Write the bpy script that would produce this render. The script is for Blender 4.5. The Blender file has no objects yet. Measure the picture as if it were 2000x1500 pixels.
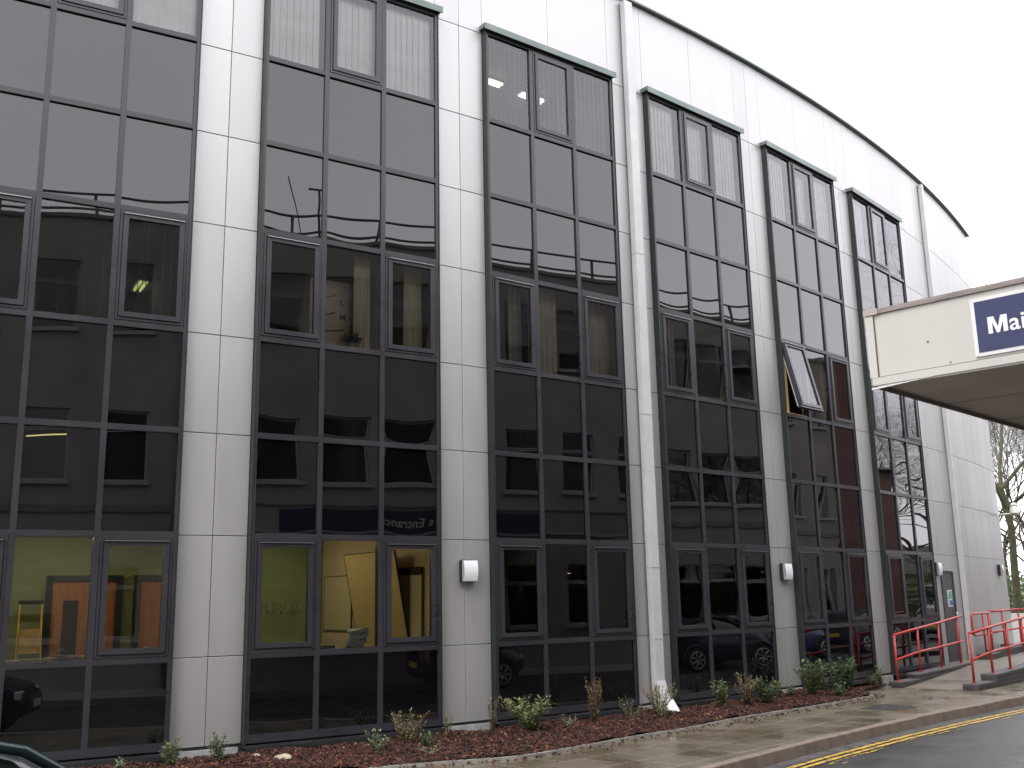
import bpy, bmesh, math, random
from mathutils import Vector, Matrix
R = math.radians
rng = random.Random(7)

# ------------------------------------------------------------------ camera, sky, sun, exposure
scene = bpy.context.scene
COL = scene.collection
F_PX, PITCH, ROLL, EYE = 2007.8, R(11.9315), R(1.1972), 1.6087
cam_data = bpy.data.cameras.new('camera')
cam = bpy.data.objects.new('camera', cam_data)
COL.objects.link(cam)
cam_data.sensor_width = 36.0
cam_data.lens = 36.0 * F_PX / 2000.0
cam_data.clip_start, cam_data.clip_end = 0.05, 2000
_c, _s = math.cos(PITCH), math.sin(PITCH)
_f, _r, _u = Vector((0, _c, _s)), Vector((1, 0, 0)), Vector((0, -_s, _c))
_cr, _sr = math.cos(ROLL), math.sin(ROLL)
cr_, cu_ = _r * _cr - _u * _sr, _r * _sr + _u * _cr
m = Matrix((cr_, cu_, -_f)).transposed().to_4x4()
m.translation = (0, 0, EYE)
cam.matrix_world = m
scene.camera = cam

SUN_EL, SUN_AZ = R(48), R(200)          # azimuth measured from +Y clockwise, the sun is behind the camera
world = bpy.data.worlds.new('World')
scene.world = world
world.use_nodes = True
wn, wl = world.node_tree.nodes, world.node_tree.links
wn.clear()
w_out = wn.new('ShaderNodeOutputWorld')
w_bg = wn.new('ShaderNodeBackground')
w_sky = wn.new('ShaderNodeTexSky')
w_sky.sky_type = 'NISHITA'
w_sky.sun_disc = False
w_sky.sun_elevation, w_sky.sun_rotation = SUN_EL, SUN_AZ
w_sky.dust_density = 4.0
w_mix = wn.new('ShaderNodeMix'); w_mix.data_type = 'RGBA'
w_mix.inputs['Factor'].default_value = 0.9       # the cloud deck hides nearly all of the blue
w_cloud = wn.new('ShaderNodeMapRange')
w_tc = wn.new('ShaderNodeTexCoord')
w_no = wn.new('ShaderNodeTexNoise'); w_no.inputs['Scale'].default_value = 1.6; w_no.inputs['Detail'].default_value = 3
wl.new(w_tc.outputs['Generated'], w_no.inputs['Vector'])
w_cloud.inputs['From Min'].default_value, w_cloud.inputs['From Max'].default_value = .3, .7
w_cloud.inputs['To Min'].default_value, w_cloud.inputs['To Max'].default_value = 11.2, 13.4
wl.new(w_no.outputs['Fac'], w_cloud.inputs['Value'])
w_tint = wn.new('ShaderNodeVectorMath'); w_tint.operation = 'SCALE'
w_tint.inputs[0].default_value = (1.0, .985, 1.045)
wl.new(w_cloud.outputs['Result'], w_tint.inputs['Scale'])
wl.new(w_sky.outputs['Color'], w_mix.inputs['A'])
wl.new(w_tint.outputs['Vector'], w_mix.inputs['B'])
wl.new(w_mix.outputs['Result'], w_bg.inputs['Color'])
w_bg.inputs['Strength'].default_value = 0.1
wl.new(w_bg.outputs['Background'], w_out.inputs['Surface'])

sun_data = bpy.data.lights.new('sun', 'SUN')
sun_data.energy, sun_data.angle, sun_data.color = 0.5, R(25), (1.0, .97, .92)
sun = bpy.data.objects.new('sun', sun_data)
COL.objects.link(sun)
sun.location = (0, -20, 40)
_sd = Vector((math.sin(SUN_AZ) * math.cos(SUN_EL), math.cos(SUN_AZ) * math.cos(SUN_EL), math.sin(SUN_EL)))
sun.rotation_euler = (-_sd).to_track_quat('-Z', 'Y').to_euler()

scene.view_settings.view_transform = 'Standard'
scene.view_settings.look = 'None'
scene.view_settings.exposure = 1.36
scene.view_settings.gamma = 1.0
scene.render.engine = 'CYCLES'
try:
    scene.cycles.use_denoising = True
    scene.cycles.denoiser = 'OPENIMAGEDENOISE'
except Exception:
    pass
scene.cycles.max_bounces = 8
scene.cycles.transparent_max_bounces = 12
scene.cycles.caustics_reflective = False
scene.cycles.caustics_refractive = False
scene.cycles.sample_clamp_indirect = 4.0

# ------------------------------------------------------------------ materials
MATS = {}
def mat(name, col, rough=.6, metal=0.0, ior=1.45, noise=0.0, nscale=8.0, col2=None, bump=0.0, bscale=40.0,
        emit=None, estr=0.0, coord='Object', spec=.5, detail=5.0, stretch=None, rvar=0.0):
    if name in MATS: return MATS[name]
    M = bpy.data.materials.new(name); M.use_nodes = True
    n, l = M.node_tree.nodes, M.node_tree.links
    b = n['Principled BSDF']
    b.inputs['Base Color'].default_value = (*col, 1)
    b.inputs['Roughness'].default_value = rough
    b.inputs['Metallic'].default_value = metal
    b.inputs['IOR'].default_value = ior
    b.inputs['Specular IOR Level'].default_value = spec
    if emit:
        b.inputs['Emission Color'].default_value = (*emit, 1)
        b.inputs['Emission Strength'].default_value = estr
    vec = None
    if noise or bump or col2 or rvar:
        tc = n.new('ShaderNodeTexCoord'); vec = tc.outputs[coord]
        if stretch:
            mp = n.new('ShaderNodeMapping'); mp.inputs['Scale'].default_value = stretch
            l.new(vec, mp.inputs['Vector']); vec = mp.outputs['Vector']
    if noise or col2 or rvar:
        t = n.new('ShaderNodeTexNoise'); t.inputs['Scale'].default_value = nscale; t.inputs['Detail'].default_value = detail
        l.new(vec, t.inputs['Vector'])
        if noise or col2:
            r = n.new('ShaderNodeValToRGB')
            a = col2 if col2 else tuple(c * (1 - noise) for c in col)
            e = col if col2 else tuple(min(1, c * (1 + noise)) for c in col)
            r.color_ramp.elements[0].position, r.color_ramp.elements[1].position = .32, .68
            r.color_ramp.elements[0].color, r.color_ramp.elements[1].color = (*a, 1), (*e, 1)
            l.new(t.outputs['Fac'], r.inputs['Fac']); l.new(r.outputs['Color'], b.inputs['Base Color'])
        if rvar:
            mr = n.new('ShaderNodeMapRange')
            mr.inputs['From Min'].default_value, mr.inputs['From Max'].default_value = .3, .7
            mr.inputs['To Min'].default_value, mr.inputs['To Max'].default_value = max(.02, rough - rvar), min(1, rough + rvar)
            l.new(t.outputs['Fac'], mr.inputs['Value']); l.new(mr.outputs['Result'], b.inputs['Roughness'])
    if bump:
        t2 = n.new('ShaderNodeTexNoise'); t2.inputs['Scale'].default_value = bscale; t2.inputs['Detail'].default_value = 6
        bp = n.new('ShaderNodeBump'); bp.inputs['Strength'].default_value = bump; bp.inputs['Distance'].default_value = .01
        l.new(vec, t2.inputs['Vector']); l.new(t2.outputs['Fac'], bp.inputs['Height']); l.new(bp.outputs['Normal'], b.inputs['Normal'])
    MATS[name] = M
    return M

def glass_mat(name, tint, ior):
    M = bpy.data.materials.new(name); M.use_nodes = True
    n, l = M.node_tree.nodes, M.node_tree.links
    n.remove(n['Principled BSDF'])
    fr = n.new('ShaderNodeFresnel'); fr.inputs['IOR'].default_value = ior
    tr = n.new('ShaderNodeBsdfTransparent'); tr.inputs['Color'].default_value = (*tint, 1)
    gl = n.new('ShaderNodeBsdfGlossy'); gl.inputs['Roughness'].default_value = 0.0; gl.inputs['Color'].default_value = (.98, .97, 1, 1)
    mx = n.new('ShaderNodeMixShader')
    l.new(fr.outputs['Fac'], mx.inputs['Fac']); l.new(tr.outputs['BSDF'], mx.inputs[1]); l.new(gl.outputs['BSDF'], mx.inputs[2])
    l.new(mx.outputs['Shader'], n['Material Output'].inputs['Surface'])
    MATS[name] = M
    return M

def brick_mat(name, c1, c2, mortar, bw, bh, ms, rough=.85, bump=.4, rot=0.0, coord='Object', swap=False, wet=0.0, algae=None):
    M = bpy.data.materials.new(name); M.use_nodes = True
    n, l = M.node_tree.nodes, M.node_tree.links
    b = n['Principled BSDF']; b.inputs['Roughness'].default_value = rough
    tc = n.new('ShaderNodeTexCoord'); vec = tc.outputs[coord]
    if swap:      # wall in the local xz plane
        sx = n.new('ShaderNodeSeparateXYZ'); cx = n.new('ShaderNodeCombineXYZ')
        ad = n.new('ShaderNodeMath'); ad.operation = 'ADD'
        l.new(vec, sx.inputs[0]); l.new(sx.outputs['X'], ad.inputs[0]); l.new(sx.outputs['Y'], ad.inputs[1])
        l.new(ad.outputs[0], cx.inputs['X']); l.new(sx.outputs['Z'], cx.inputs['Y']); vec = cx.outputs[0]
    mp = n.new('ShaderNodeMapping'); mp.inputs['Rotation'].default_value = (0, 0, rot)
    l.new(vec, mp.inputs['Vector'])
    br = n.new('ShaderNodeTexBrick')
    br.inputs['Scale'].default_value = 1.0
    br.inputs['Brick Width'].default_value, br.inputs['Row Height'].default_value = bw, bh
    br.inputs['Mortar Size'].default_value = ms; br.inputs['Mortar Smooth'].default_value = .3; br.inputs['Bias'].default_value = 0
    br.inputs['Color1'].default_value, br.inputs['Color2'].default_value, br.inputs['Mortar'].default_value = (*c1, 1), (*c2, 1), (*mortar, 1)
    l.new(mp.outputs[0], br.inputs['Vector'])
    no = n.new('ShaderNodeTexNoise'); no.inputs['Scale'].default_value = 1.3; no.inputs['Detail'].default_value = 6
    l.new(vec, no.inputs['Vector'])
    mx = n.new('ShaderNodeMix'); mx.data_type = 'RGBA'; mx.blend_type = 'MULTIPLY'; mx.inputs['Factor'].default_value = .5
    rp = n.new('ShaderNodeValToRGB'); rp.color_ramp.elements[0].position, rp.color_ramp.elements[1].position = .35, .65
    al = algae or (.55, .55, .55)
    rp.color_ramp.elements[0].color = (*al, 1)
    l.new(no.outputs['Fac'], rp.inputs['Fac']); l.new(br.outputs['Color'], mx.inputs['A']); l.new(rp.outputs['Color'], mx.inputs['B'])
    l.new(mx.outputs['Result'], b.inputs['Base Color'])
    if wet:
        mr = n.new('ShaderNodeMapRange'); mr.inputs['From Min'].default_value, mr.inputs['From Max'].default_value = .35, .62
        mr.inputs['To Min'].default_value, mr.inputs['To Max'].default_value = .13, rough
        l.new(no.outputs['Fac'], mr.inputs['Value']); l.new(mr.outputs['Result'], b.inputs['Roughness'])
    n3 = n.new('ShaderNodeTexNoise'); n3.inputs['Scale'].default_value = 60; n3.inputs['Detail'].default_value = 4
    l.new(vec, n3.inputs['Vector'])
    ma = n.new('ShaderNodeMath'); ma.operation = 'MULTIPLY_ADD'; ma.inputs[1].default_value = .25
    inv = n.new('ShaderNodeMath'); inv.operation = 'SUBTRACT'; inv.inputs[0].default_value = 1
    l.new(br.outputs['Fac'], inv.inputs[1]); l.new(n3.outputs['Fac'], ma.inputs[0]); l.new(inv.outputs[0], ma.inputs[2])
    bp = n.new('ShaderNodeBump'); bp.inputs['Strength'].default_value = bump; bp.inputs['Distance'].default_value = .006
    l.new(ma.outputs[0], bp.inputs['Height']); l.new(bp.outputs['Normal'], b.inputs['Normal'])
    MATS[name] = M
    return M

SILVER = mat('silver_panel', (.450, .444, .440), .48, .54, noise=.05, bump=.02, bscale=3, rvar=.05, nscale=1.0, stretch=(2.2, 2.2, .35))
SILVER2 = mat('silver_panel_other_batch', (.436, .430, .428), .50, .54, noise=.05, bump=.02, bscale=3, rvar=.05, nscale=1.3, stretch=(2.2, 2.2, .35))
JOINT = mat('joint_black', (.012, .012, .012), .8)
FRAME = mat('anthracite_frame', (.034, .034, .040), .30, noise=.12, nscale=2.0, rvar=.06)
SEAL = mat('rubber_seal', (.008, .008, .009), .6)
GREENCAP = mat('grey_green_flashing', (.13, .16, .15), .45, .3, noise=.15, nscale=3)
DARKGREEN = mat('dark_closer', (.016, .021, .020), .5, noise=.2, nscale=3)
SPANDREL = mat('black_spandrel', (.003, .003, .004), 0.0, ior=1.68, spec=.5)
VISION = glass_mat('tinted_vision_glass', (.87, .86, .82), 1.68)
CLEAR = glass_mat('window_glass', (.62, .65, .63), 1.7)
PIPEW = mat('white_pipe', (.50, .50, .505), .45, noise=.06, nscale=3)
BLIND = mat('blind_fabric', (.74, .77, .80), .8, noise=.08, nscale=4)
BLIND2 = mat('blind_fabric_cream', (.42, .41, .36), .8, noise=.08, nscale=4)
CURTAIN = mat('curtain_beige', (.36, .33, .27), .85, noise=.12, nscale=5)
CONC = mat('concrete_slab', (.30, .29, .28), .9, noise=.15, nscale=4)
STONE = mat('grey_render', (.275, .25, .228), .9, noise=.16, nscale=.9, bump=.3, bscale=90)
STONE2 = mat('render_coping', (.17, .165, .16), .85, noise=.2, nscale=2)
WHITEP = mat('white_paint', (.72, .72, .70), .4, noise=.06, nscale=3)
CREAM = mat('cream_fascia', (.54, .52, .475), .45, noise=.05, nscale=1.5, bump=.03, bscale=2)
SOFFIT = mat('soffit_board', (.88, .81, .73), .8, noise=.12, nscale=1.0)
TRIM = mat('roof_trim', (.23, .20, .18), .5, .2, noise=.25, nscale=5, stretch=(1, 1, 8))
BLUE = mat('sign_blue', (.013, .021, .088), .4, noise=.1, nscale=2.5, stretch=(3, 3, .4))
REDP = mat('red_handrail_paint', (.40, .042, .034), .4, noise=.12, nscale=6)
DOORP = mat('dark_door', (.05, .05, .055), .4, noise=.15, nscale=3)
STEEL = mat('steel', (.5, .5, .5), .35, .8)
BLACKP = mat('black_plastic', (.018, .018, .02), .45)
RUBBER = mat('tyre_rubber', (.015, .015, .015), .8)
BARK = mat('bark', (.075, .062, .045), .95, noise=.4, nscale=6, bump=.5, bscale=20)
BARKG = mat('mossy_bark', (.070, .075, .032), .95, noise=.4, nscale=3, col2=(.05, .042, .03), bump=.5, bscale=20)

# ------------------------------------------------------------------ mesh helpers
class MB:
    def __init__(self): self.v, self.f, self.m, self.sm, self.mats = [], [], [], [], []
    def mi(self, mt):
        if mt not in self.mats: self.mats.append(mt)
        return self.mats.index(mt)
    def face(self, pts, mt, smooth=False):
        i = len(self.v); self.v += [tuple(p) for p in pts]
        self.f.append(tuple(range(i, i + len(pts)))); self.m.append(self.mi(mt)); self.sm.append(smooth)
    def box(self, a, b, mt, T=None):
        x0, y0, z0 = a; x1, y1, z1 = b
        P = [(x0, y0, z0), (x1, y0, z0), (x1, y1, z0), (x0, y1, z0), (x0, y0, z1), (x1, y0, z1), (x1, y1, z1), (x0, y1, z1)]
        if T: P = [T(*p) for p in P]
        self.hexa(P, mt)
    def hexa(self, P, mt):
        i = len(self.v); self.v += [tuple(p) for p in P]
        for q in ((3, 2, 1, 0), (4, 5, 6, 7), (0, 1, 5, 4), (1, 2, 6, 5), (2, 3, 7, 6), (3, 0, 4, 7)):
            self.f.append(tuple(i + k for k in q)); self.m.append(self.mi(mt)); self.sm.append(False)
    def prism(self, poly, z0, z1, mt, side=None):
        n = len(poly); i = len(self.v)
        self.v += [(p[0], p[1], z0 if not callable(z0) else z0(p)) for p in poly] + [(p[0], p[1], z1 if not callable(z1) else z1(p)) for p in poly]
        self.f.append(tuple(i + n + k for k in range(n))); self.m.append(self.mi(mt)); self.sm.append(False)
        self.f.append(tuple(i + n - 1 - k for k in range(n))); self.m.append(self.mi(mt)); self.sm.append(False)
        for k in range(n):
            j = (k + 1) % n
            self.f.append((i + k, i + j, i + n + j, i + n + k)); self.m.append(self.mi(side or mt)); self.sm.append(False)
    def tube(self, pts, rad, mt, n=8, cap=True):
        pts = [Vector(p) for p in pts]
        rads = rad if isinstance(rad, (list, tuple)) else [rad] * len(pts)
        base = len(self.v); up = None
        for k, p in enumerate(pts):
            d = (pts[min(k + 1, len(pts) - 1)] - pts[max(k - 1, 0)])
            if d.length < 1e-9: d = Vector((0, 0, 1))
            d.normalize()
            if up is None:
                up = d.orthogonal().normalized()
            else:
                up = (up - d * up.dot(d))
                up = up.normalized() if up.length > 1e-6 else d.orthogonal().normalized()
            w = d.cross(up)
            for a in range(n):
                t = 2 * math.pi * a / n
                self.v.append(tuple(p + (up * math.cos(t) + w * math.sin(t)) * rads[k]))
        for k in range(len(pts) - 1):
            for a in range(n):
                b = (a + 1) % n
                self.f.append((base + k * n + a, base + k * n + b, base + (k + 1) * n + b, base + (k + 1) * n + a)); self.m.append(self.mi(mt)); self.sm.append(True)
        if cap:
            self.f.append(tuple(base + a for a in range(n - 1, -1, -1))); self.m.append(self.mi(mt)); self.sm.append(False)
            e = base + (len(pts) - 1) * n
            self.f.append(tuple(e + a for a in range(n))); self.m.append(self.mi(mt)); self.sm.append(False)
    def grid(self, fn, nu, nv, mt, smooth=True):
        i = len(self.v)
        for b in range(nv + 1):
            for a in range(nu + 1): self.v.append(tuple(fn(a / nu, b / nv)))
        for b in range(nv):
            for a in range(nu):
                k = i + b * (nu + 1) + a
                self.f.append((k, k + 1, k + nu + 2, k + nu + 1)); self.m.append(self.mi(mt)); self.sm.append(smooth)
    def build(self, name, parent=None, bevel=0.0):
        me = bpy.data.meshes.new(name)
        me.from_pydata(self.v, [], self.f)
        for mt in self.mats: me.materials.append(mt)
        me.polygons.foreach_set('material_index', self.m)
        me.polygons.foreach_set('use_smooth', self.sm)
        me.update()
        o = bpy.data.objects.new(name, me); COL.objects.link(o)
        if parent: o.parent = parent
        if bevel:
            bv = o.modifiers.new('bevel', 'BEVEL'); bv.width = bevel; bv.segments = 2; bv.limit_method = 'ANGLE'; bv.angle_limit = R(40)
        return o

def tag(o, label, cat, group=None, kind=None):
    if label: o['label'] = label
    if cat: o['category'] = cat
    if group: o['group'] = group
    if kind: o['kind'] = kind
    return o
def struct(o): o['kind'] = 'structure'; return o
def empty(name, loc, rotz=0.0, parent=None):
    o = bpy.data.objects.new(name, None); COL.objects.link(o)
    o.location = loc; o.rotation_euler = (0, 0, rotz); o.empty_display_size = .2
    if parent: o.parent = parent
    return o
def copy_tree(o, parent=None):
    c = o.copy(); COL.objects.link(c); c.parent = parent
    for ch in list(o.children): copy_tree(ch, c)
    return c
def rot2(x, y, a): return x * math.cos(a) - y * math.sin(a), x * math.sin(a) + y * math.cos(a)

# ------------------------------------------------------------------ the curved front of the office building (plan curve in metres)
X0, Y0, TH0, K1, K2 = -3.3571, 13.0009, .555613, .0185663, -4.0625e-5
WB, WP, SEND = 2.7219, .8694, 7.5832
DS = .02
_tab = {}
def _integ():
    for sg in (1, -1):
        x, y, s = X0, Y0, 0.0
        _tab[0] = (x, y)
        for i in range(1, 1700):
            sm = sg * (i - .5) * DS; th = TH0 + K1 * sm + K2 * sm * sm
            x += sg * DS * math.cos(th); y += sg * DS * math.sin(th); _tab[sg * i] = (x, y)
_integ()
def theta(s): return TH0 + K1 * s + K2 * s * s
def P(s, off=0.0):
    i = math.floor(s / DS); w = s / DS - i
    a, b = _tab[i], _tab[i + 1]; th = theta(s)
    return (a[0] * (1 - w) + b[0] * w + math.sin(th) * off, a[1] * (1 - w) + b[1] * w - math.cos(th) * off)
def P3(s, off, z): x, y = P(s, off); return (x, y, z)

ROW = [0.0, 1.0278, 2.4769, 3.7491, 5.0259, 6.5070, 7.7742, 9.0278, 10.5413]   # r1..r9 horizontal joint heights
ROOF = 12.33
Z_PAVE, Z_ROAD = -.22, -.36
BAYS = [(-WP - WB, -WP)] + [(i * (WB + WP), i * (WB + WP) + WB) for i in range(5)]   # six bays, the leftmost cut by the frame
EXTRA_BAY = (-2 * WP - 2 * WB, -2 * WP - WB)
S_END = BAYS[-1][1] + SEND

office = empty('office_building', P3(7, -3, 0))
tag(office, 'curved silver-panelled office block with tall strips of black glass windows', 'office building')
def into(o, parent):          # parent while keeping world-space mesh coordinates
    o.parent = parent; o.matrix_parent_inverse = parent.matrix_basis.inverted() if parent.parent is None else (parent.parent.matrix_basis @ parent.matrix_basis).inverted()
    return o

def panel(mb, s0, s1, z0, z1, mt, gap=.009, off=0.0, th=.03):
    a, b = P(s0), P(s1)
    dx, dy = b[0] - a[0], b[1] - a[1]; L = math.hypot(dx, dy); dx, dy = dx / L, dy / L
    nx, ny = dy, -dx
    g = gap / 2
    def pt(t, o, z): return (a[0] + dx * t + nx * o, a[1] + dy * t + ny * o, z)
    j = rng.uniform(-.0012, .0012); k = rng.uniform(-.0012, .0012)
    c = .003
    P_ = [pt(g, off - th, z0 + g), pt(L - g, off - th, z0 + g), pt(L - g, off - th, z1 - g), pt(g, off - th, z1 - g)]
    Q = [pt(g, off - c + j, z0 + g), pt(L - g, off - c + k, z0 + g), pt(L - g, off - c + k, z1 - g), pt(g, off - c + j, z1 - g)]
    W = [pt(g + c, off + j, z0 + g + c), pt(L - g - c, off + k, z0 + g + c), pt(L - g - c, off + k, z1 - g - c), pt(g + c, off + j, z1 - g - c)]
    mb.face(W, mt)
    for q in range(4):
        r = (q + 1) % 4
        mb.face([Q[q], Q[r], W[r], W[q]], mt); mb.face([P_[q], P_[r], Q[r], Q[q]], mt)
def backing(mb, s0, s1, z0, z1, off=-.04):
    n = max(1, round((s1 - s0) / .9)); 
    for i in range(n):
        a, b = s0 + (s1 - s0) * i / n, s0 + (s1 - s0) * (i + 1) / n
        mb.face([P3(a, off, z0), P3(b, off, z0), P3(b, off, z1), P3(a, off, z1)], JOINT)

# piers: two columns of panels each
piers = [(BAYS[i][1], (BAYS[i + 1][0] if i + 1 < 6 else None)) for i in range(5)]
piers = [(EXTRA_BAY[1], BAYS[0][0])] + piers
for (a, b) in piers:
    mb = MB(); c = (a + b) / 2
    backing(mb, a - .03, b + .03, 0, ROW[8])
    for r in range(8):
        panel(mb, a, c, ROW[r] + (.0 if r else 0), ROW[r + 1], SILVER if rng.random() < .6 else SILVER2)
        panel(mb, c, b, ROW[r], ROW[r + 1], SILVER if rng.random() < .6 else SILVER2)
    into(mb.build('pier_cladding'), office)
# the blank end wall right of the last bay, in slightly facetted panels
mb = MB(); a = BAYS[-1][1]
DOOR = (17.72, 18.62)
segs = [a, 17.72, 18.62, 19.2, 20.2, 21.1, 22.0, 22.9, 23.8, S_END]
for i in range(len(segs) - 1):
    for r in range(8):
        if i == 1 and r == 0: continue
        if i == 1 and r == 1:
            panel(mb, segs[i], segs[i + 1], 2.10, ROW[2], SILVER, gap=.005); continue
        panel(mb, segs[i], segs[i + 1], ROW[r], ROW[r + 1], SILVER if rng.random() < .5 else SILVER2, gap=.007)
backing(mb, a - .03, DOOR[0], 0, ROW[8]); backing(mb, DOOR[0], DOOR[1], 2.12, ROW[8]); backing(mb, DOOR[1], S_END, 0, ROW[8])
into(mb.build('end_wall_cladding'), office)
# tall panels between the windows and the roof edge
mb = MB(); cols = []
for (a, b) in [EXTRA_BAY] + BAYS:
    cols += [a, (a + b) / 2, b, b + WP / 2]
cols = cols[:-1] + segs[1:]
backing(mb, cols[0], S_END, ROW[8], ROOF - .02)
for i in range(len(cols) - 1):
    if cols[i + 1] - cols[i] < .05: continue
    panel(mb, cols[i], cols[i + 1], ROW[8], ROOF - .03, SILVER if rng.random() < .6 else SILVER2, gap=.007)
into(mb.build('parapet_cladding'), office)
mb = MB(); n = 44
for i in range(n):
    s0, s1 = cols[0] + (S_END - cols[0]) * i / n, cols[0] + (S_END - cols[0]) * (i + 1) / n
    mb.hexa([P3(s0, .09, ROOF - .025), P3(s1, .09, ROOF - .025), P3(s1, -.35, ROOF - .025), P3(s0, -.35, ROOF - .025),
             P3(s0, .09, ROOF + .02), P3(s1, .09, ROOF + .02), P3(s1, -.35, ROOF + .03), P3(s0, -.35, ROOF + .03)], GREENCAP)
into(mb.build('roof_coping'), office)
# flat roof and the hidden rear walls so the block is solid from other places
mb = MB(); n = 30; DEEP = 11.0
fr = [P(cols[0] + (S_END - cols[0]) * i / n, -.3) for i in range(n + 1)]
bk = [P(cols[0] + (S_END - cols[0]) * i / n, -DEEP) for i in range(n + 1)]
for i in range(n):
    mb.face([(*fr[i], ROOF - .3), (*fr[i + 1], ROOF - .3), (*bk[i + 1], ROOF - .3), (*bk[i], ROOF - .3)], CONC)
    mb.face([(*bk[i + 1], -.4), (*bk[i], -.4), (*bk[i], ROOF), (*bk[i + 1], ROOF)], SILVER2)
for s_, q in ((cols[0], 1), (S_END, 0)):
    a_, b_ = P(s_, -.03), P(s_, -DEEP)
    mb.face([(*a_, -.4), (*b_, -.4), (*b_, ROOF), (*a_, ROOF)], SILVER2)
into(mb.build('roof_and_rear_wall'), office)
# plinth under everything
BRICKD = brick_mat('dark_plinth_brick', (.048, .039, .038), (.032, .027, .027), (.075, .07, .066), .225, .075, .01, swap=True, bump=.5)
mb = MB(); n = 60
for i in range(n):
    s0, s1 = cols[0] + (S_END - cols[0]) * i / n, cols[0] + (S_END - cols[0]) * (i + 1) / n
    mb.hexa([P3(s0, -.02, -.5), P3(s1, -.02, -.5), P3(s1, -.3, -.5), P3(s0, -.3, -.5), P3(s0, -.02, -.004), P3(s1, -.02, -.004), P3(s1, -.3, -.004), P3(s0, -.3, -.004)], BRICKD)
into(mb.build('brick_plinth'), office)
CONCP = mat('pale_concrete', (.30, .30, .30), .85, noise=.2, nscale=9)
for (a, b) in piers:
    mb = MB()
    mb.hexa([P3(a + .05, .05, -.5), P3(b - .05, .05, -.5), P3(b - .05, -.01, -.5), P3(a + .05, -.01, -.5), P3(a + .05, .05, -.035), P3(b - .05, .05, -.035), P3(b - .05, -.01, -.035), P3(a + .05, -.01, -.035)], CONCP)
    into(mb.build('pier_footing'), office)

# ---- window bays
AMP = [.0006, .0016, .0006, .0014, .0012, .0011]
def pane_grid(mb, x0, x1, z0, z1, y, mt, amp, tilt=.0012):
    A = amp * rng.uniform(.6, 1.3); tx, tz = rng.uniform(-tilt, tilt), rng.uniform(-tilt, tilt)
    q = rng.uniform(-.4, .4)
    def fn(u, v):
        a, b = 2 * u - 1, 2 * v - 1
        return (x0 + (x1 - x0) * u, y + A * (1 - a * a) * (1 - b * b) * (1 + q * b) - tx * a * (x1 - x0) / 2 - tz * b * (z1 - z0) / 2, z0 + (z1 - z0) * v)
    mb.grid(fn, 10, 14, mt)
def ring(mb, x0, x1, z0, z1, w, y0, y1, mt):
    mb.box((x0, y0, z0), (x1, y1, z0 + w), mt); mb.box((x0, y0, z1 - w), (x1, y1, z1), mt)
    mb.box((x0, y0, z0 + w), (x0 + w, y1, z1 - w), mt); mb.box((x1 - w, y0, z0 + w), (x1, y1, z1 - w), mt)
def sash(mb, x0, x1, z0, z1, amp, y=-.118, drip=True, gl=None):
    g = .006
    ring(mb, x0 + g, x1 - g, z0 + g, z1 - g, .030, y + .012, y + .075, FRAME)
    ring(mb, x0 + g + .030, x1 - g - .030, z0 + g + .030, z1 - g - .030, .008, y + .03, y + .07, SEAL)
    ring(mb, x0 + .044, x1 - .044, z0 + .044, z1 - .044, .062, y - .006, y + .065, FRAME)
    if drip: mb.box((x0 + .05, y - .03, z1 - .052), (x1 - .05, y - .0065, z1 - .046), STEEL)
    pane_grid(mb, x0 + .104, x1 - .104, z0 + .104, z1 - .104, y + .02, gl or VISION, amp * .8)
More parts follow.
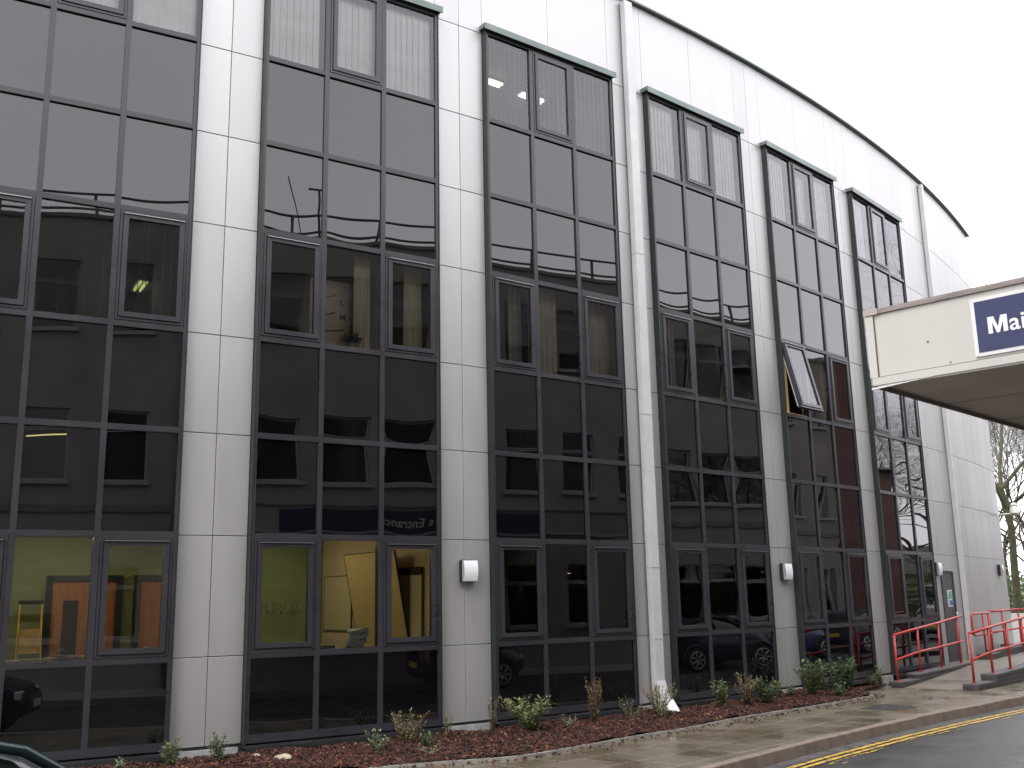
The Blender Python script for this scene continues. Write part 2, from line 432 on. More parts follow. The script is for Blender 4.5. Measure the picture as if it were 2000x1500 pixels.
def make_bay(a, b, idx):
    A_, B_ = P(a), P(b)
    W = math.hypot(B_[0] - A_[0], B_[1] - A_[1]); ang = math.atan2(B_[1] - A_[1], B_[0] - A_[0])
    amp = AMP[idx] if idx >= 0 else .001
    fr = MB(); yb, yf = -.02, -.10
    top = ROW[8] + .03; m2 = .034
    xs = [.05, W / 3 + .008, 2 * W / 3 - .008, W - .05]
    # side closers, mullions, transoms butted between mullions
    for (x0, x1, mt) in ((0, .012, DARKGREEN), (W - .012, W, DARKGREEN)): fr.box((x0, yf - .012, -.02), (x1, .10, top), mt)
    cellx = []
    edges = [(.012, .055), (xs[1] - m2, xs[1] + m2), (xs[2] - m2, xs[2] + m2), (W - .055, W - .012)]
    for (x0, x1) in edges: fr.box((x0, yf, 0), (x1, .02, top), FRAME)
    cellx = [(edges[i][1], edges[i + 1][0]) for i in range(3)]
    zb = [(0.0, .095)] + [(z - m2, z + m2) for z in ROW[1:8]] + [(top - .07, top)]
    for (x0, x1) in cellx:
        for (z0, z1) in zb:
            fr.box((x0, yf + .003, z0), (x1, .02, z1), FRAME)
            if z0 > 0: fr.box((x0, yf - .004, z0 - .008), (x1, yf + .04, z0 - .0005), SEAL)
    fr.box((-.05, -.17, top + .004), (W + .05, .03, top + .075), GREENCAP)         # head flashing
    fr.box((-.05, -.172, top - .03), (W + .05, -.160, top + .003), GREENCAP)
    fr.box((.0, -.165, -.05), (W, .03, -.024), FRAME)                               # sill flashing
    fr.box((.0, -.168, -.095), (W, -.155, -.0505), DARKGREEN)
    bay = fr.build('window_bay'); 
    E = empty('tmp', (0, 0, 0)); bpy.data.objects.remove(E)
    bay.parent = office
    M_ = Matrix.Translation((A_[0], A_[1], 0)) @ Matrix.Rotation(ang, 4, 'Z')
    bay.matrix_parent_inverse = Matrix.Identity(4)
    bay.location = (M_.translation - office.location); bay.rotation_euler = (0, 0, ang)
    bay['frame_w'] = W
    # spandrels
    for rows in ((0,), (2, 3), (5, 6)):
        mb = MB()
        for r in rows:
            for (x0, x1) in cellx: pane_grid(mb, x0, x1, zb[r][1], zb[r + 1][0], -.072, SPANDREL, amp)
        o = mb.build('spandrel_panel', bay)
    for r, kind in ((1, 'sfs'), (4, 'sfs'), (7, 'fsf')):
        for c in range(3):
            x0, x1 = cellx[c]; z0, z1 = zb[r][1], zb[r + 1][0]
            mb = MB()
            if kind[c] == 's':
                if idx == 4 and r == 4 and c == 0:
                    # this one is propped open: hinged along its head, built hanging from the hinge line
                    sash(mb, x0, x1, z0 - z1, 0, amp, y=-.118)
                    mb.box((x0 + .05, -.05, z0 - z1 + .05), (x0 + .058, .0, -.05), WHITEP)
                    o = mb.build('window_sash', bay); o.location = (0, -.0, z1); o.rotation_euler = (R(-13), 0, 0)
                    o['label'] = 'sash tilted outward at its foot'
                    wb_ = MB(); AMBER = mat('amber_room_stand_in', (.62, .42, .16), .6, noise=.15, nscale=6)  # amber boards added in place of the lit room behind the gap
                    wb_.box((x0 + .001, .0, z0 + .023), (x0 + .26, .02, z1 - .2), AMBER); wb_.box((x0 + .031, -.06, z0 + .001), (x1 - .001, .16, z0 + .022), AMBER)
                    wb_.build('amber_gap_board', bay)
                    continue
                sash(mb, x0, x1, z0, z1, amp, drip=(r != 7))
                mb.build('window_sash', bay)
            else:
                pane_grid(mb, x0, x1, z0, z1, -.072, VISION, amp)
                mb.build('window_pane', bay)
    return bay, W, ang
bays = [make_bay(a, b, i) for i, (a, b) in enumerate(BAYS)]
make_bay(*EXTRA_BAY, -1)
def BW(i, x, y, z):                      # bay-local to world (y negative = outwards)
    a = P(BAYS[i][0]); an = bays[i][2]; dx, dy = rot2(x, y, an)
    return Vector((a[0] + dx, a[1] + dy, z))

# ---- rooms behind the glass: slabs, ceilings, back wall, partitions
GREENW = mat('green_wall', (.215, .25, .125), .85, noise=.05, nscale=2)
YELLOWW = mat('yellow_wall', (.68, .55, .34), .85, noise=.05, nscale=2)
BEIGEW = mat('beige_wall', (.52, .39, .27), .85, noise=.06, nscale=2)
GREYW = mat('grey_wall', (.22, .21, .20), .85, noise=.06, nscale=2)
CEIL = mat('ceiling_tile', (.55, .54, .48), .9)
CARPET = mat('office_carpet', (.10, .10, .11), .95, noise=.2, nscale=20)
RD = 4.6
s_a, s_b = EXTRA_BAY[0], BAYS[-1][1] + .3
n = 26
for (z, zc) in ((0.0, 2.78), (4.0, 6.80), (8.0, 10.75)):
    slab_mb, ceil_mb = MB(), MB()
    for i in range(n):
        s0, s1 = s_a + (s_b - s_a) * i / n, s_a + (s_b - s_a) * (i + 1) / n
        def slab(tgt, z0, z1, mt, o0=-.12, o1=-RD - .1):
            tgt.hexa([P3(s0, o0, z0), P3(s1, o0, z0), P3(s1, o1, z0), P3(s0, o1, z0), P3(s0, o0, z1), P3(s1, o0, z1), P3(s1, o1, z1), P3(s0, o1, z1)], mt)
        slab(slab_mb, z - .18, z + .02, CARPET); slab(ceil_mb, zc, zc + .1, CEIL)
    into(slab_mb.build('floor_slab'), office); into(ceil_mb.build('ceiling'), office)
def wall_seg(mb, s0, s1, z0, z1, off, mt):
    mb.hexa([P3(s0, off, z0), P3(s1, off, z0), P3(s1, off - .08, z0), P3(s0, off - .08, z0), P3(s0, off, z1), P3(s1, off, z1), P3(s1, off - .08, z1), P3(s0, off - .08, z1)], mt)
def partition(mb, s, z0, z1, mtl, mtr):
    th = .05
    x, y = P(s); t = theta(s); d = (math.cos(t), math.sin(t)); nn = (math.sin(t), -math.cos(t))
    def pt(a, o, z): return (x + d[0] * a + nn[0] * o, y + d[1] * a + nn[1] * o, z)
    mb.face([pt(-th, -.1, z0), pt(-th, -.1, z1), pt(-th, -RD, z1), pt(-th, -RD, z0)], mtl)
    mb.face([pt(th, -.1, z0), pt(th, -RD, z0), pt(th, -RD, z1), pt(th, -.1, z1)], mtr)
    mb.face([pt(-th, -.1, z0), pt(th, -.1, z0), pt(th, -.1, z1), pt(-th, -.1, z1)], mtl)
def mid(i): return BAYS[i][1] + WP / 2
PL = EXTRA_BAY[1] + WP / 2
mb = MB()
for (z0, z1, cols_) in ((.02, 2.78, [GREENW, GREENW, GREYW, GREYW, GREYW, GREYW]), (4.02, 6.80, [GREYW, BEIGEW, GREYW, GREYW, BEIGEW, GREYW]), (8.02, 10.75, [CEIL] * 6)):
    eds = [PL] + [mid(i) for i in range(5)] + [BAYS[-1][1] + .25]
    for i in range(6):
        for k in range(4):
            wall_seg(mb, eds[i] + (eds[i + 1] - eds[i]) * k / 4, eds[i] + (eds[i + 1] - eds[i]) * (k + 1) / 4, z0, z1, -RD, cols_[i])
        nxt = cols_[min(5, i + 1)]
        own = YELLOWW if (i == 1 and z0 < 1) else cols_[i]
        if not (i == 0 and z0 < 1): partition(mb, eds[i + 1], z0, z1, own, nxt)
    partition(mb, PL, z0, z1, cols_[0], cols_[0])
into(mb.build('interior_wall'), office)

# ---- fluorescent ceiling lamps in the rooms that are lit
LAMPY = mat('fluorescent_tube', (.9, .85, .6), .5, emit=(1.0, .89, .63), estr=6.6)
LAMPW = mat('louvre_lamp', (.9, .88, .8), .5, emit=(1.0, .95, .85), estr=1.6)
def ceiling_lamp(s, off, z, length, label, mt, across=False):
    x, y = P(s, off)
    e = empty('ceiling_lamp', (x, y, z), theta(s) + (math.pi / 2 if across else 0))
    tag(e, label, 'ceiling lamp', 'fluorescent lamps inside the office rooms')
    h = MB(); h.box((-length / 2, -.09, -.035), (length / 2, .09, -.004), WHITEP); h.build('lamp_housing', e)
    t = MB()
    for yy in (-.045, .045): t.tube([(-length / 2 + .04, yy, -.055), (length / 2 - .04, yy, -.055)], .018, mt, 6)
    t.build('fluorescent_tube', e)
c0, c1 = sum(BAYS[0]) / 2, sum(BAYS[1]) / 2
ceiling_lamp(c0 - .5, -1.6, 2.775, 1.5, 'lit lamp near the glass above the two orange doors', LAMPY)
ceiling_lamp(c0 + .3, -3.3, 2.775, 1.5, 'lit lamp deep in the green room with the orange doors', LAMPY)
ceiling_lamp(c1 - .2, -1.5, 2.775, 1.5, 'lit lamp near the glass in the yellow room with whiteboards', LAMPY)
ceiling_lamp(c1 + .2, -3.2, 2.775, 1.5, 'lit lamp deep in the yellow room with whiteboards', LAMPY)
ceiling_lamp(-.72, -3.95, 6.795, .6, 'lit lamp in the room behind the slatted first-floor blinds', mat('green_lamp', (.8, .9, .3), .5, emit=(.85, 1, .40), estr=.2), True)
c2 = sum(BAYS[2]) / 2
ceiling_lamp(4.76, -1.45, 10.745, .6, 'lit lamp at top floor nearest the left frame, third glass strip', LAMPW)
ceiling_lamp(5.8, -1.5, 10.745, .6, 'lit lamp at top floor behind the middle sash, third glass strip', LAMPW)

# ---- interior doors (parts of the building) in the left lit room
ORANGE = mat('orange_veneer', (.36, .15, .055), .45, noise=.18, nscale=3, stretch=(8, 8, .5))
DFRAME = mat('dark_door_frame', (.022, .022, .024), .5)
def sfac(px_s): return px_s
def inner_door(s, off, w, vp):
    x, y = P(s, off)
    dn = empty('interior_door', Vector((x, y, .02)) - office.location, theta(s), office)
    f = MB(); f.box((-w / 2 - .09, -.09, 0), (-w / 2, -.001, 2.12), DFRAME); f.box((w / 2, -.09, 0), (w / 2 + .09, -.001, 2.12), DFRAME); f.box((-w / 2, -.09, 2.03), (w / 2, -.001, 2.12), DFRAME)
    f.build('door_frame', dn)
    l = MB(); l.box((-w / 2 + .003, -.045, 0.005), (w / 2 - .003, -.003, 2.027), ORANGE)
    l.tube([(-w / 2 + .09, -.10, 1.0), (-w / 2 + .2, -.10, 1.0)], .012, STEEL); l.build('door_leaf', dn)
    if vp:
        v = MB(); v.box((-.30, -.049, .25), (-.08, -.0455, 1.74), mat('vision_panel_glass', (.035, .03, .02), .15)); v.build('vision_panel', dn)
inner_door(-1.22, -RD, .93, True)
inner_door(.19, -RD, .93, False)

# ------------------------------------------------------------------ downpipes on the front
def downpipe(s, w, dep, off, ztop, joints, shoe):
    x, y = P(s); an = theta(s)
    e = Matrix.Translation((x, y, 0)) @ Matrix.Rotation(an, 4, 'Z')
    mb = MB()
    mb.box((-w / 2, -off - dep, .34 if shoe else .02), (w / 2, -off, ztop), PIPEW)
    for z in joints:
        mb.box((-w / 2 - .006, -off - dep - .006, z), (w / 2 + .006, -off + .002, z + .012), mat('pipe_joint', (.5, .5, .5), .5))
    for z in (1.2, 3.4, 5.6, 7.8, 10.0): mb.box((-.03, -off, z), (.03, .0, z + .06), PIPEW)
    if shoe:
        a, b = -off - dep, -off
        mb.hexa([(-w / 2 - .004, a - .13, -.06), (w / 2 + .004, a - .13, -.06), (w / 2 + .004, b - .06, -.14), (-w / 2 - .004, b - .06, -.14), (-w / 2 - .004, a - .005, .339), (w / 2 + .004, a - .005, .339), (w / 2 + .004, b, .339), (-w / 2 - .004, b, .339)], PIPEW)
        mb.hexa([(-w / 2 - .012, a - .30, -.14), (w / 2 + .012, a - .30, -.14), (w / 2 + .012, a - .02, -.17), (-w / 2 - .012, a - .02, -.17), (-w / 2 - .012, a - .14, .06), (w / 2 + .012, a - .14, .06), (w / 2 + .012, a - .0, .06), (-w / 2 - .012, a - .0, .06)], WHITEP)
    o = mb.build('downpipe')
    for v in o.data.vertices: v.co = e @ v.co
    into(o, office)
    return o
downpipe(6.77, .19, .11, .03, ROOF - .12, (.98, 2.1, 4.6, 7.4), True)
downpipe(19.22, .13, .10, .02, ROOF - .12, (2.9, 6.3), False)

# ------------------------------------------------------------------ fire door in the end wall
x, y = P(sum(DOOR) / 2); dn = empty('fire_door', Vector((x, y, .0)) - office.location, theta(sum(DOOR) / 2), office)
mb = MB(); w = DOOR[1] - DOOR[0]
mb.box((-w / 2, -.02, .0), (-w / 2 + .05, .06, 2.10), DOORP); mb.box((w / 2 - .05, -.02, .0), (w / 2, .06, 2.10), DOORP); mb.box((-w / 2 + .05, -.02, 2.05), (w / 2 - .05, .06, 2.10), DOORP)
mb.box((-w / 2 - .02, -.06, 2.102), (w / 2 + .02, .0, 2.13), STEEL); mb.build('door_frame', dn)
mb = MB(); mb.box((-w / 2 + .052, .0, .01), (w / 2 - .052, .045, 2.047), DOORP); mb.tube([(w / 2 - .12, -.05, .95), (w / 2 - .12, -.05, 1.15)], .012, STEEL); mb.build('door_leaf', dn)
mb = MB(); mb.box((-.10, -.006, 1.27), (.24, -.001, 1.66), WHITEP)
NB, NG, NY = mat('notice_blue', (.05, .16, .45), .5), mat('notice_green', (.10, .42, .32), .5, noise=.4, nscale=9), mat('notice_lime', (.45, .55, .12), .5)
mb.box((-.02, -.009, 1.30), (.225, -.0065, 1.42), NB); mb.box((-.02, -.009, 1.45), (.225, -.0065, 1.63), NG); mb.box((-.085, -.009, 1.44), (-.03, -.0065, 1.56), NY)
mb.build('notice', dn)

# ------------------------------------------------------------------ wall lights and the security camera
LFACE = mat('lamp_white_cover', (.78, .79, .82), .3)
def light_base(s, z, label):
    x, y = P(s, .001); e = empty('wall_light', (x, y, z), theta(s))
    tag(e, label, 'wall light', 'square bulkhead lights on the silver wall'); return e
def light_parts(e):
    b = MB(); b.box((-.13, -.075, -.155), (.13, 0, .155), BLACKP); b.build('lamp_body', e, .02)
    c = MB()
    def fn(u, v):
        a, t = 2 * u - 1, 2 * v - 1
        return (.115 * a, -.105 - .022 * (1 - t * t) , .142 * t)
    c.grid(fn, 6, 10, LFACE)
    c.box((-.119, -.104, -.146), (.119, -.0755, .146), mat('lamp_grey_rim', (.35, .36, .38), .4)); c.build('lamp_cover', e)
lt = light_base(3.19, 2.04, 'white square wall light on the silver pier right of the yellow-lit window'); light_parts(lt)
for s, z, lab in ((10.45, 2.04, 'white square wall light on the pier below the open window'),
                  (17.42, 2.14, 'white square wall light beside the grey fire door'),
                  (23.5, 2.18, 'small far wall light near the end corner of the silver wall')):
    c = copy_tree(lt); c.location = P3(s, .001, z); c.rotation_euler = (0, 0, theta(s)); c['label'] = lab
x, y = P(24.35, .0); e = empty('security_camera', (x, y, 3.83), theta(24.35))
tag(e, 'white security camera on a bracket at the far corner of the wall', 'security camera')
mb = MB(); mb.tube([(0, 0, -.06), (0, -.42, -.06)], .022, WHITEP); mb.box((-.06, -.03, -.12), (.06, 0, .0), WHITEP); mb.build('bracket', e)
mb = MB(); mb.tube([(-.05, -.46, -.09), (.0, -.46, .05), (.04, -.46, .16)], [.12, .12, .10], WHITEP, 12); mb.tube([(0, -.46, .14), (.05, -.46, .24)], [.12, .05], WHITEP, 12); mb.build('camera_body', e, .01)

# ------------------------------------------------------------------ ground, road, pavement
UX, UY = .70011, .71404           # the line of the opposite building (t along it, d out from it)
_l = math.hypot(UX, UY); UX, UY = UX / _l, UY / _l
W0 = (2.73, .37)
WANG = math.atan2(UY, UX)
def TD(t, d, z=None):
    x, y = W0[0] + UX * t - UY * d, W0[1] + UY * t + UX * d
    return (x, y) if z is None else (x, y, z)
ASPH = bpy.data.materials.new('wet_asphalt'); ASPH.use_nodes = True
n_, l_ = ASPH.node_tree.nodes, ASPH.node_tree.links
b_ = n_['Principled BSDF']
tc_ = n_.new('ShaderNodeTexCoord')
na = n_.new('ShaderNodeTexNoise'); na.inputs['Scale'].default_value = .55; na.inputs['Detail'].default_value = 7; na.inputs['Roughness'].default_value = .62
nb = n_.new('ShaderNodeTexNoise'); nb.inputs['Scale'].default_value = 70; nb.inputs['Detail'].default_value = 3
l_.new(tc_.outputs['Object'], na.inputs['Vector']); l_.new(tc_.outputs['Object'], nb.inputs['Vector'])
ra = n_.new('ShaderNodeValToRGB'); ra.color_ramp.elements[0].position, ra.color_ramp.elements[1].position = .38, .62
ra.color_ramp.elements[0].color, ra.color_ramp.elements[1].color = (.023, .023, .025, 1), (.052, .051, .051, 1)
l_.new(na.outputs['Fac'], ra.inputs['Fac'])
mxa = n_.new('ShaderNodeMix'); mxa.data_type = 'RGBA'; mxa.blend_type = 'MULTIPLY'; mxa.inputs['Factor'].default_value = .7
rb = n_.new('ShaderNodeValToRGB'); rb.color_ramp.elements[0].position, rb.color_ramp.elements[1].position = .35, .7
rb.color_ramp.elements[0].color = (.45, .45, .45, 1); rb.color_ramp.elements[1].color = (1.3, 1.3, 1.3, 1)
l_.new(nb.outputs['Fac'], rb.inputs['Fac']); l_.new(ra.outputs['Color'], mxa.inputs['A']); l_.new(rb.outputs['Color'], mxa.inputs['B']); l_.new(mxa.outputs['Result'], b_.inputs['Base Color'])
mra = n_.new('ShaderNodeMapRange'); mra.inputs['From Min'].default_value, mra.inputs['From Max'].default_value = .36, .62
mra.inputs['To Min'].default_value, mra.inputs['To Max'].default_value = .22, .55
l_.new(na.outputs['Fac'], mra.inputs['Value']); l_.new(mra.outputs['Result'], b_.inputs['Roughness'])
bpa = n_.new('ShaderNodeBump'); bpa.inputs['Strength'].default_value = .5; bpa.inputs['Distance'].default_value = .006
l_.new(nb.outputs['Fac'], bpa.inputs['Height']); l_.new(bpa.outputs['Normal'], b_.inputs['Normal'])
MATS['asphalt'] = ASPH
GRASSY = mat('distant_ground', (.10, .12, .045), .95, noise=.4, nscale=.15)
PAVE = brick_mat('wet_paving', (.155, .134, .100), (.118, .104, .077), (.225, .20, .16), .60, .60, .020, rough=.42, bump=.25, rot=-WANG, wet=.1, algae=(.80, .77, .58))
KERBM = mat('kerb_stone', (.19, .15, .125), .75, noise=.2, nscale=5, bump=.3, bscale=60)

mb = MB(); mb.face([(-700, -700, -.38), (700, -700, -.38), (700, 700, -.38), (-700, 700, -.38)], GRASSY); struct(mb.build('ground'))
mb = MB(); mb.face([TD(-80, -.1, Z_ROAD), TD(110, -.1, Z_ROAD), TD(110, 15.5, Z_ROAD), TD(-80, 15.5, Z_ROAD)], ASPH); struct(mb.build('road'))

KERB = [(-14.0, -6.5), (-8.0, .8), (-3.0, 6.35), (.2, 9.75), (2.08, 11.88), (3.774, 13.849), (5.968, 16.164), (8.934, 18.961), (12.0, 21.9), (18.0, 28.2), (30, 40.5), (50, 60.5)]
def chaikin(p, k=2):
    for _ in range(k):
        q = [p[0]]
        for i in range(len(p) - 1):
            a, b = p[i], p[i + 1]
            q += [(a[0] * .75 + b[0] * .25, a[1] * .75 + b[1] * .25), (a[0] * .25 + b[0] * .75, a[1] * .25 + b[1] * .75)]
        q.append(p[-1]); p = q
    return p
def offset_line(p, d):
    out = []
    for i in range(len(p)):
        a, b = p[max(0, i - 1)], p[min(len(p) - 1, i + 1)]
        dx, dy = b[0] - a[0], b[1] - a[1]; L = math.hypot(dx, dy)
        out.append((p[i][0] + dy / L * d, p[i][1] - dx / L * d))
    return out
def resample(p, step):
    out = [p[0]]; acc = 0
    for i in range(len(p) - 1):
        a, b = p[i], p[i + 1]; L = math.hypot(b[0] - a[0], b[1] - a[1]); t = step - acc
        while t <= L:
            out.append((a[0] + (b[0] - a[0]) * t / L, a[1] + (b[1] - a[1]) * t / L)); t += step
        acc = (acc + L) % step
    return out
KL = chaikin(KERB)
front = [P(s, .0) for s in [-11 + i * .6 for i in range(60)] if s <= S_END]
# pavement sheet between the building and the kerb
mb = MB()
back_line = [P(-11.2 + 36 * i / 60, -.25) for i in range(61) if -11.2 + 36 * i / 60 <= S_END] + [(20, 40), (40, 62)]
inner = offset_line(KL, -.13)
poly = inner + [(48, 66)] + list(reversed(back_line)) + [(-20, -2)]
mb.face([(p[0], p[1], Z_PAVE) for p in poly], PAVE); struct(mb.build('pavement'))
# kerb stones
ks = resample(KL, .915); mb = MB()
for i in range(len(ks) - 1):
    if not (-16 < ks[i][0] < 30): continue
    a, b = Vector(ks[i]), Vector(ks[i + 1]); d = (b - a).normalized(); n2 = Vector((-d.y, d.x)); a2, b2 = a + d * .004, b - d * .004
    j = rng.uniform(-.004, .004); h = Z_PAVE + .006 + j
    def q(p, o, z): return (p.x + n2.x * o, p.y + n2.y * o, z)
    mb.hexa([q(a2, -.02, Z_ROAD - .1), q(b2, -.02, Z_ROAD - .1), q(b2, .132, Z_ROAD - .1), q(a2, .132, Z_ROAD - .1), q(a2, -.005, h), q(b2, -.005, h), q(b2, .132, h), q(a2, .132, h)], KERBM)
struct(mb.build('kerb', None, .012))
# channel of paler grit along the kerb, then the worn double yellow lines
GRIT = mat('gutter_grit', (.070, .066, .060), .8, noise=.45, nscale=7, bump=.5, bscale=40)
YEL = bpy.data.materials.new('worn_yellow_paint'); YEL.use_nodes = True
n_, l_ = YEL.node_tree.nodes, YEL.node_tree.links
b_ = n_['Principled BSDF']; b_.inputs['Roughness'].default_value = .5
tc_ = n_.new('ShaderNodeTexCoord'); no_ = n_.new('ShaderNodeTexNoise'); no_.inputs['Scale'].default_value = 9; no_.inputs['Detail'].default_value = 8; no_.inputs['Roughness'].default_value = .75
rp_ = n_.new('ShaderNodeValToRGB'); rp_.color_ramp.elements[0].position, rp_.color_ramp.elements[1].position = .40, .50
rp_.color_ramp.elements[0].color, rp_.color_ramp.elements[1].color = (.10, .08, .045, 1), (.56, .36, .06, 1)
l_.new(tc_.outputs['Object'], no_.inputs['Vector']); l_.new(no_.outputs['Fac'], rp_.inputs['Fac']); l_.new(rp_.outputs['Color'], b_.inputs['Base Color'])
def strip(mb, line, d0, d1, z, mt, jit=0.0):
    a, b = offset_line(line, d0), offset_line(line, d1)
    for i in range(len(line) - 1):
        def J(p): return (p[0], p[1], z)
        mb.face([J(a[i]), J(b[i]), J(b[i + 1]), J(a[i + 1])], mt)
def rag(line, d, jit):
    return [(p[0] + rng.uniform(-jit, jit), p[1] + rng.uniform(-jit, jit)) for p in offset_line(line, d)]
fine = [p for p in resample(KL, .07) if -12 < p[0] < 22]
mb = MB(); A2, B2 = offset_line(fine, .02), rag(fine, .24, .025)
for i in range(len(fine) - 1): mb.face([(*A2[i], Z_ROAD + .004), (*B2[i], Z_ROAD + .004), (*B2[i + 1], Z_ROAD + .004), (*A2[i + 1], Z_ROAD + .004)], GRIT)
struct(mb.build('road_gutter'))
mb = MB()
for d0, d1 in ((.27, .345), (.40, .47)):
    a, b = rag(fine, d0, .008), rag(fine, d1, .010)
    for i in range(len(fine) - 1): mb.face([(*a[i], Z_ROAD + .008), (*b[i], Z_ROAD + .008), (*b[i + 1], Z_ROAD + .008), (*a[i + 1], Z_ROAD + .008)], YEL)
for k in range(60):                         # old flecks of an earlier line
    i = rng.randrange(20, len(fine) - 20); d = .5 + abs(rng.gauss(0, .12))
    L = rng.randint(2, 7); a, b = offset_line(fine[i:i + L + 1], d), offset_line(fine[i:i + L + 1], d + rng.uniform(.01, .035))
    for q in range(len(a) - 1): mb.face([(*a[q], Z_ROAD + .008), (*b[q], Z_ROAD + .008), (*b[q + 1], Z_ROAD + .008), (*a[q + 1], Z_ROAD + .008)], YEL)
struct(mb.build('road_marking'))
# pavement on the near side, along the opposite building
mb = MB(); PAVE2 = brick_mat('bounce_paving', (.30, .285, .26), (.26, .25, .23), (.18, .17, .16), .60, .60, .015, rough=.8, bump=.2, rot=-WANG)  # slabs made pale to bounce light up onto the canopy soffit
mb.prism([TD(-60, -.2), TD(37.4, -.2), TD(37.4, 2.3), TD(-60, 2.3)], Z_ROAD - .1, Z_PAVE, PAVE2, KERBM); struct(mb.build('pavement'))
# inspection cover let into the paving
e = empty('manhole_cover', (6.06, 17.58, Z_PAVE), R(44)); tag(e, 'grey iron inspection cover let into the wet paving', 'manhole cover')
IRON = mat('wet_iron', (.085, .085, .085), .35, .5, noise=.3, nscale=12)
mb = MB(); ring_w = .04
mb.box((-.42, -.30, 0), (.42, -.26, .006), IRON); mb.box((-.42, .26, 0), (.42, .30, .006), IRON); mb.box((-.42, -.26, 0), (-.38, .26, .006), IRON); mb.box((.38, -.26, 0), (.42, .26, .006), IRON); mb.build('frame', e)
mb = MB(); mb.box((-.375, -.255, 0), (.375, .255, .004), IRON)
for i in range(9):
    for j in range(6): mb.box((-.35 + i * .08, -.235 + j * .08, .0041), (-.31 + i * .08, -.215 + j * .08, .008), IRON)
mb.build('lid', e)

# ------------------------------------------------------------------ planting bed: edging, mulch, stones, shrubs
EDGE = [P(-10, 1.35), P(-7, 1.4), P(-4, 1.45), (-3.2, 11.38), (-2.3, 11.85), (-1.45, 12.3), (-.734, 12.589), (.029, 12.84), (.645, 13.46), (1.579, 14.504), (2.336, 15.15), (3.336, 16.4), (4.755, 17.65), (6.384, 19.345)]
EDGM = mat('concrete_edging', (.26, .245, .22), .8, noise=.25, nscale=6)
EL = chaikin(EDGE, 1) + [(6.42, 20.35), (6.46, 20.52)]
LOW = [(6.46, 20.52), (7.40, 21.25)]
mb = MB()
def edging(line, h=.035, w=.05):
    a, b = offset_line(line, -w / 2), offset_line(line, w / 2)
    for i in range(len(line) - 1):
        mb.hexa([(*b[i], -.4), (*b[i + 1], -.4), (*a[i + 1], -.4), (*a[i], -.4), (*b[i], Z_PAVE + h), (*b[i + 1], Z_PAVE + h), (*a[i + 1], Z_PAVE + h), (*a[i], Z_PAVE + h)], EDGM)
edging(EL[:-1]); edging(LOW)
struct(mb.build('path_edging'))
MULCH = mat('bark_mulch', (.085, .035, .024), .95, noise=.5, nscale=25, bump=1.0, bscale=45, col2=(.02, .010, .008))
def dist_to_poly(x, y, line):
    best = 1e9
    for i in range(len(line) - 1):
        ax, ay = line[i]; bx, by = line[i + 1]; dx, dy = bx - ax, by - ay
        t = max(0, min(1, ((x - ax) * dx + (y - ay) * dy) / (dx * dx + dy * dy + 1e-9)))
        best = min(best, math.hypot(x - ax - dx * t, y - ay - dy * t))
    return best
def edge_off(s):                 # how far the edging stands off the wall at s
    nx, ny = math.sin(theta(s)), -math.cos(theta(s)); o = P(s)
    best = None
    for i in range(len(EL) - 1):
        ax, ay = EL[i][0] - o[0], EL[i][1] - o[1]; bx, by = EL[i + 1][0] - o[0], EL[i + 1][1] - o[1]
        ca, cb = ax * ny - ay * nx, bx * ny - by * nx
        if ca * cb <= 0 and abs(ca - cb) > 1e-9:
            t = ca / (ca - cb); d = (ax + (bx - ax) * t) * nx + (ay + (by - ay) * t) * ny
            if d > 0: best = d if best is None else max(best, d)
    return best if best is not None else .35
S0, S1 = -9.0, 12.2
eo = [edge_off(S0 + (S1 - S0) * i / 106) for i in range(107)]
def EO(s):
    k = max(0, min(105.999, (s - S0) / (S1 - S0) * 106)); i = int(k); return eo[i] * (1 - k + i) + eo[i + 1] * (k - i)
def bed_z(s, o):
    E_ = EO(s); u = max(0, min(1, o / E_))
    h = -.185 + .075 * (1 - u ** 2.2) + .018 * math.sin(s * 3.1 + o * 4) + .014 * math.sin(s * 7.3 - o * 6)
    return h
mb = MB()
def bedfn(u, v):
    s = S0 + (S1 - S0) * u; o = EO(s) * (.0 + .985 * v); x, y = P(s, o); return (x, y, bed_z(s, o) + rng.uniform(-.008, .008))
mb.grid(bedfn, 320, 22, MULCH)
tag(mb.build('mulch_bed'), 'bed of red-brown bark mulch along the foot of the wall', 'mulch', kind='stuff')
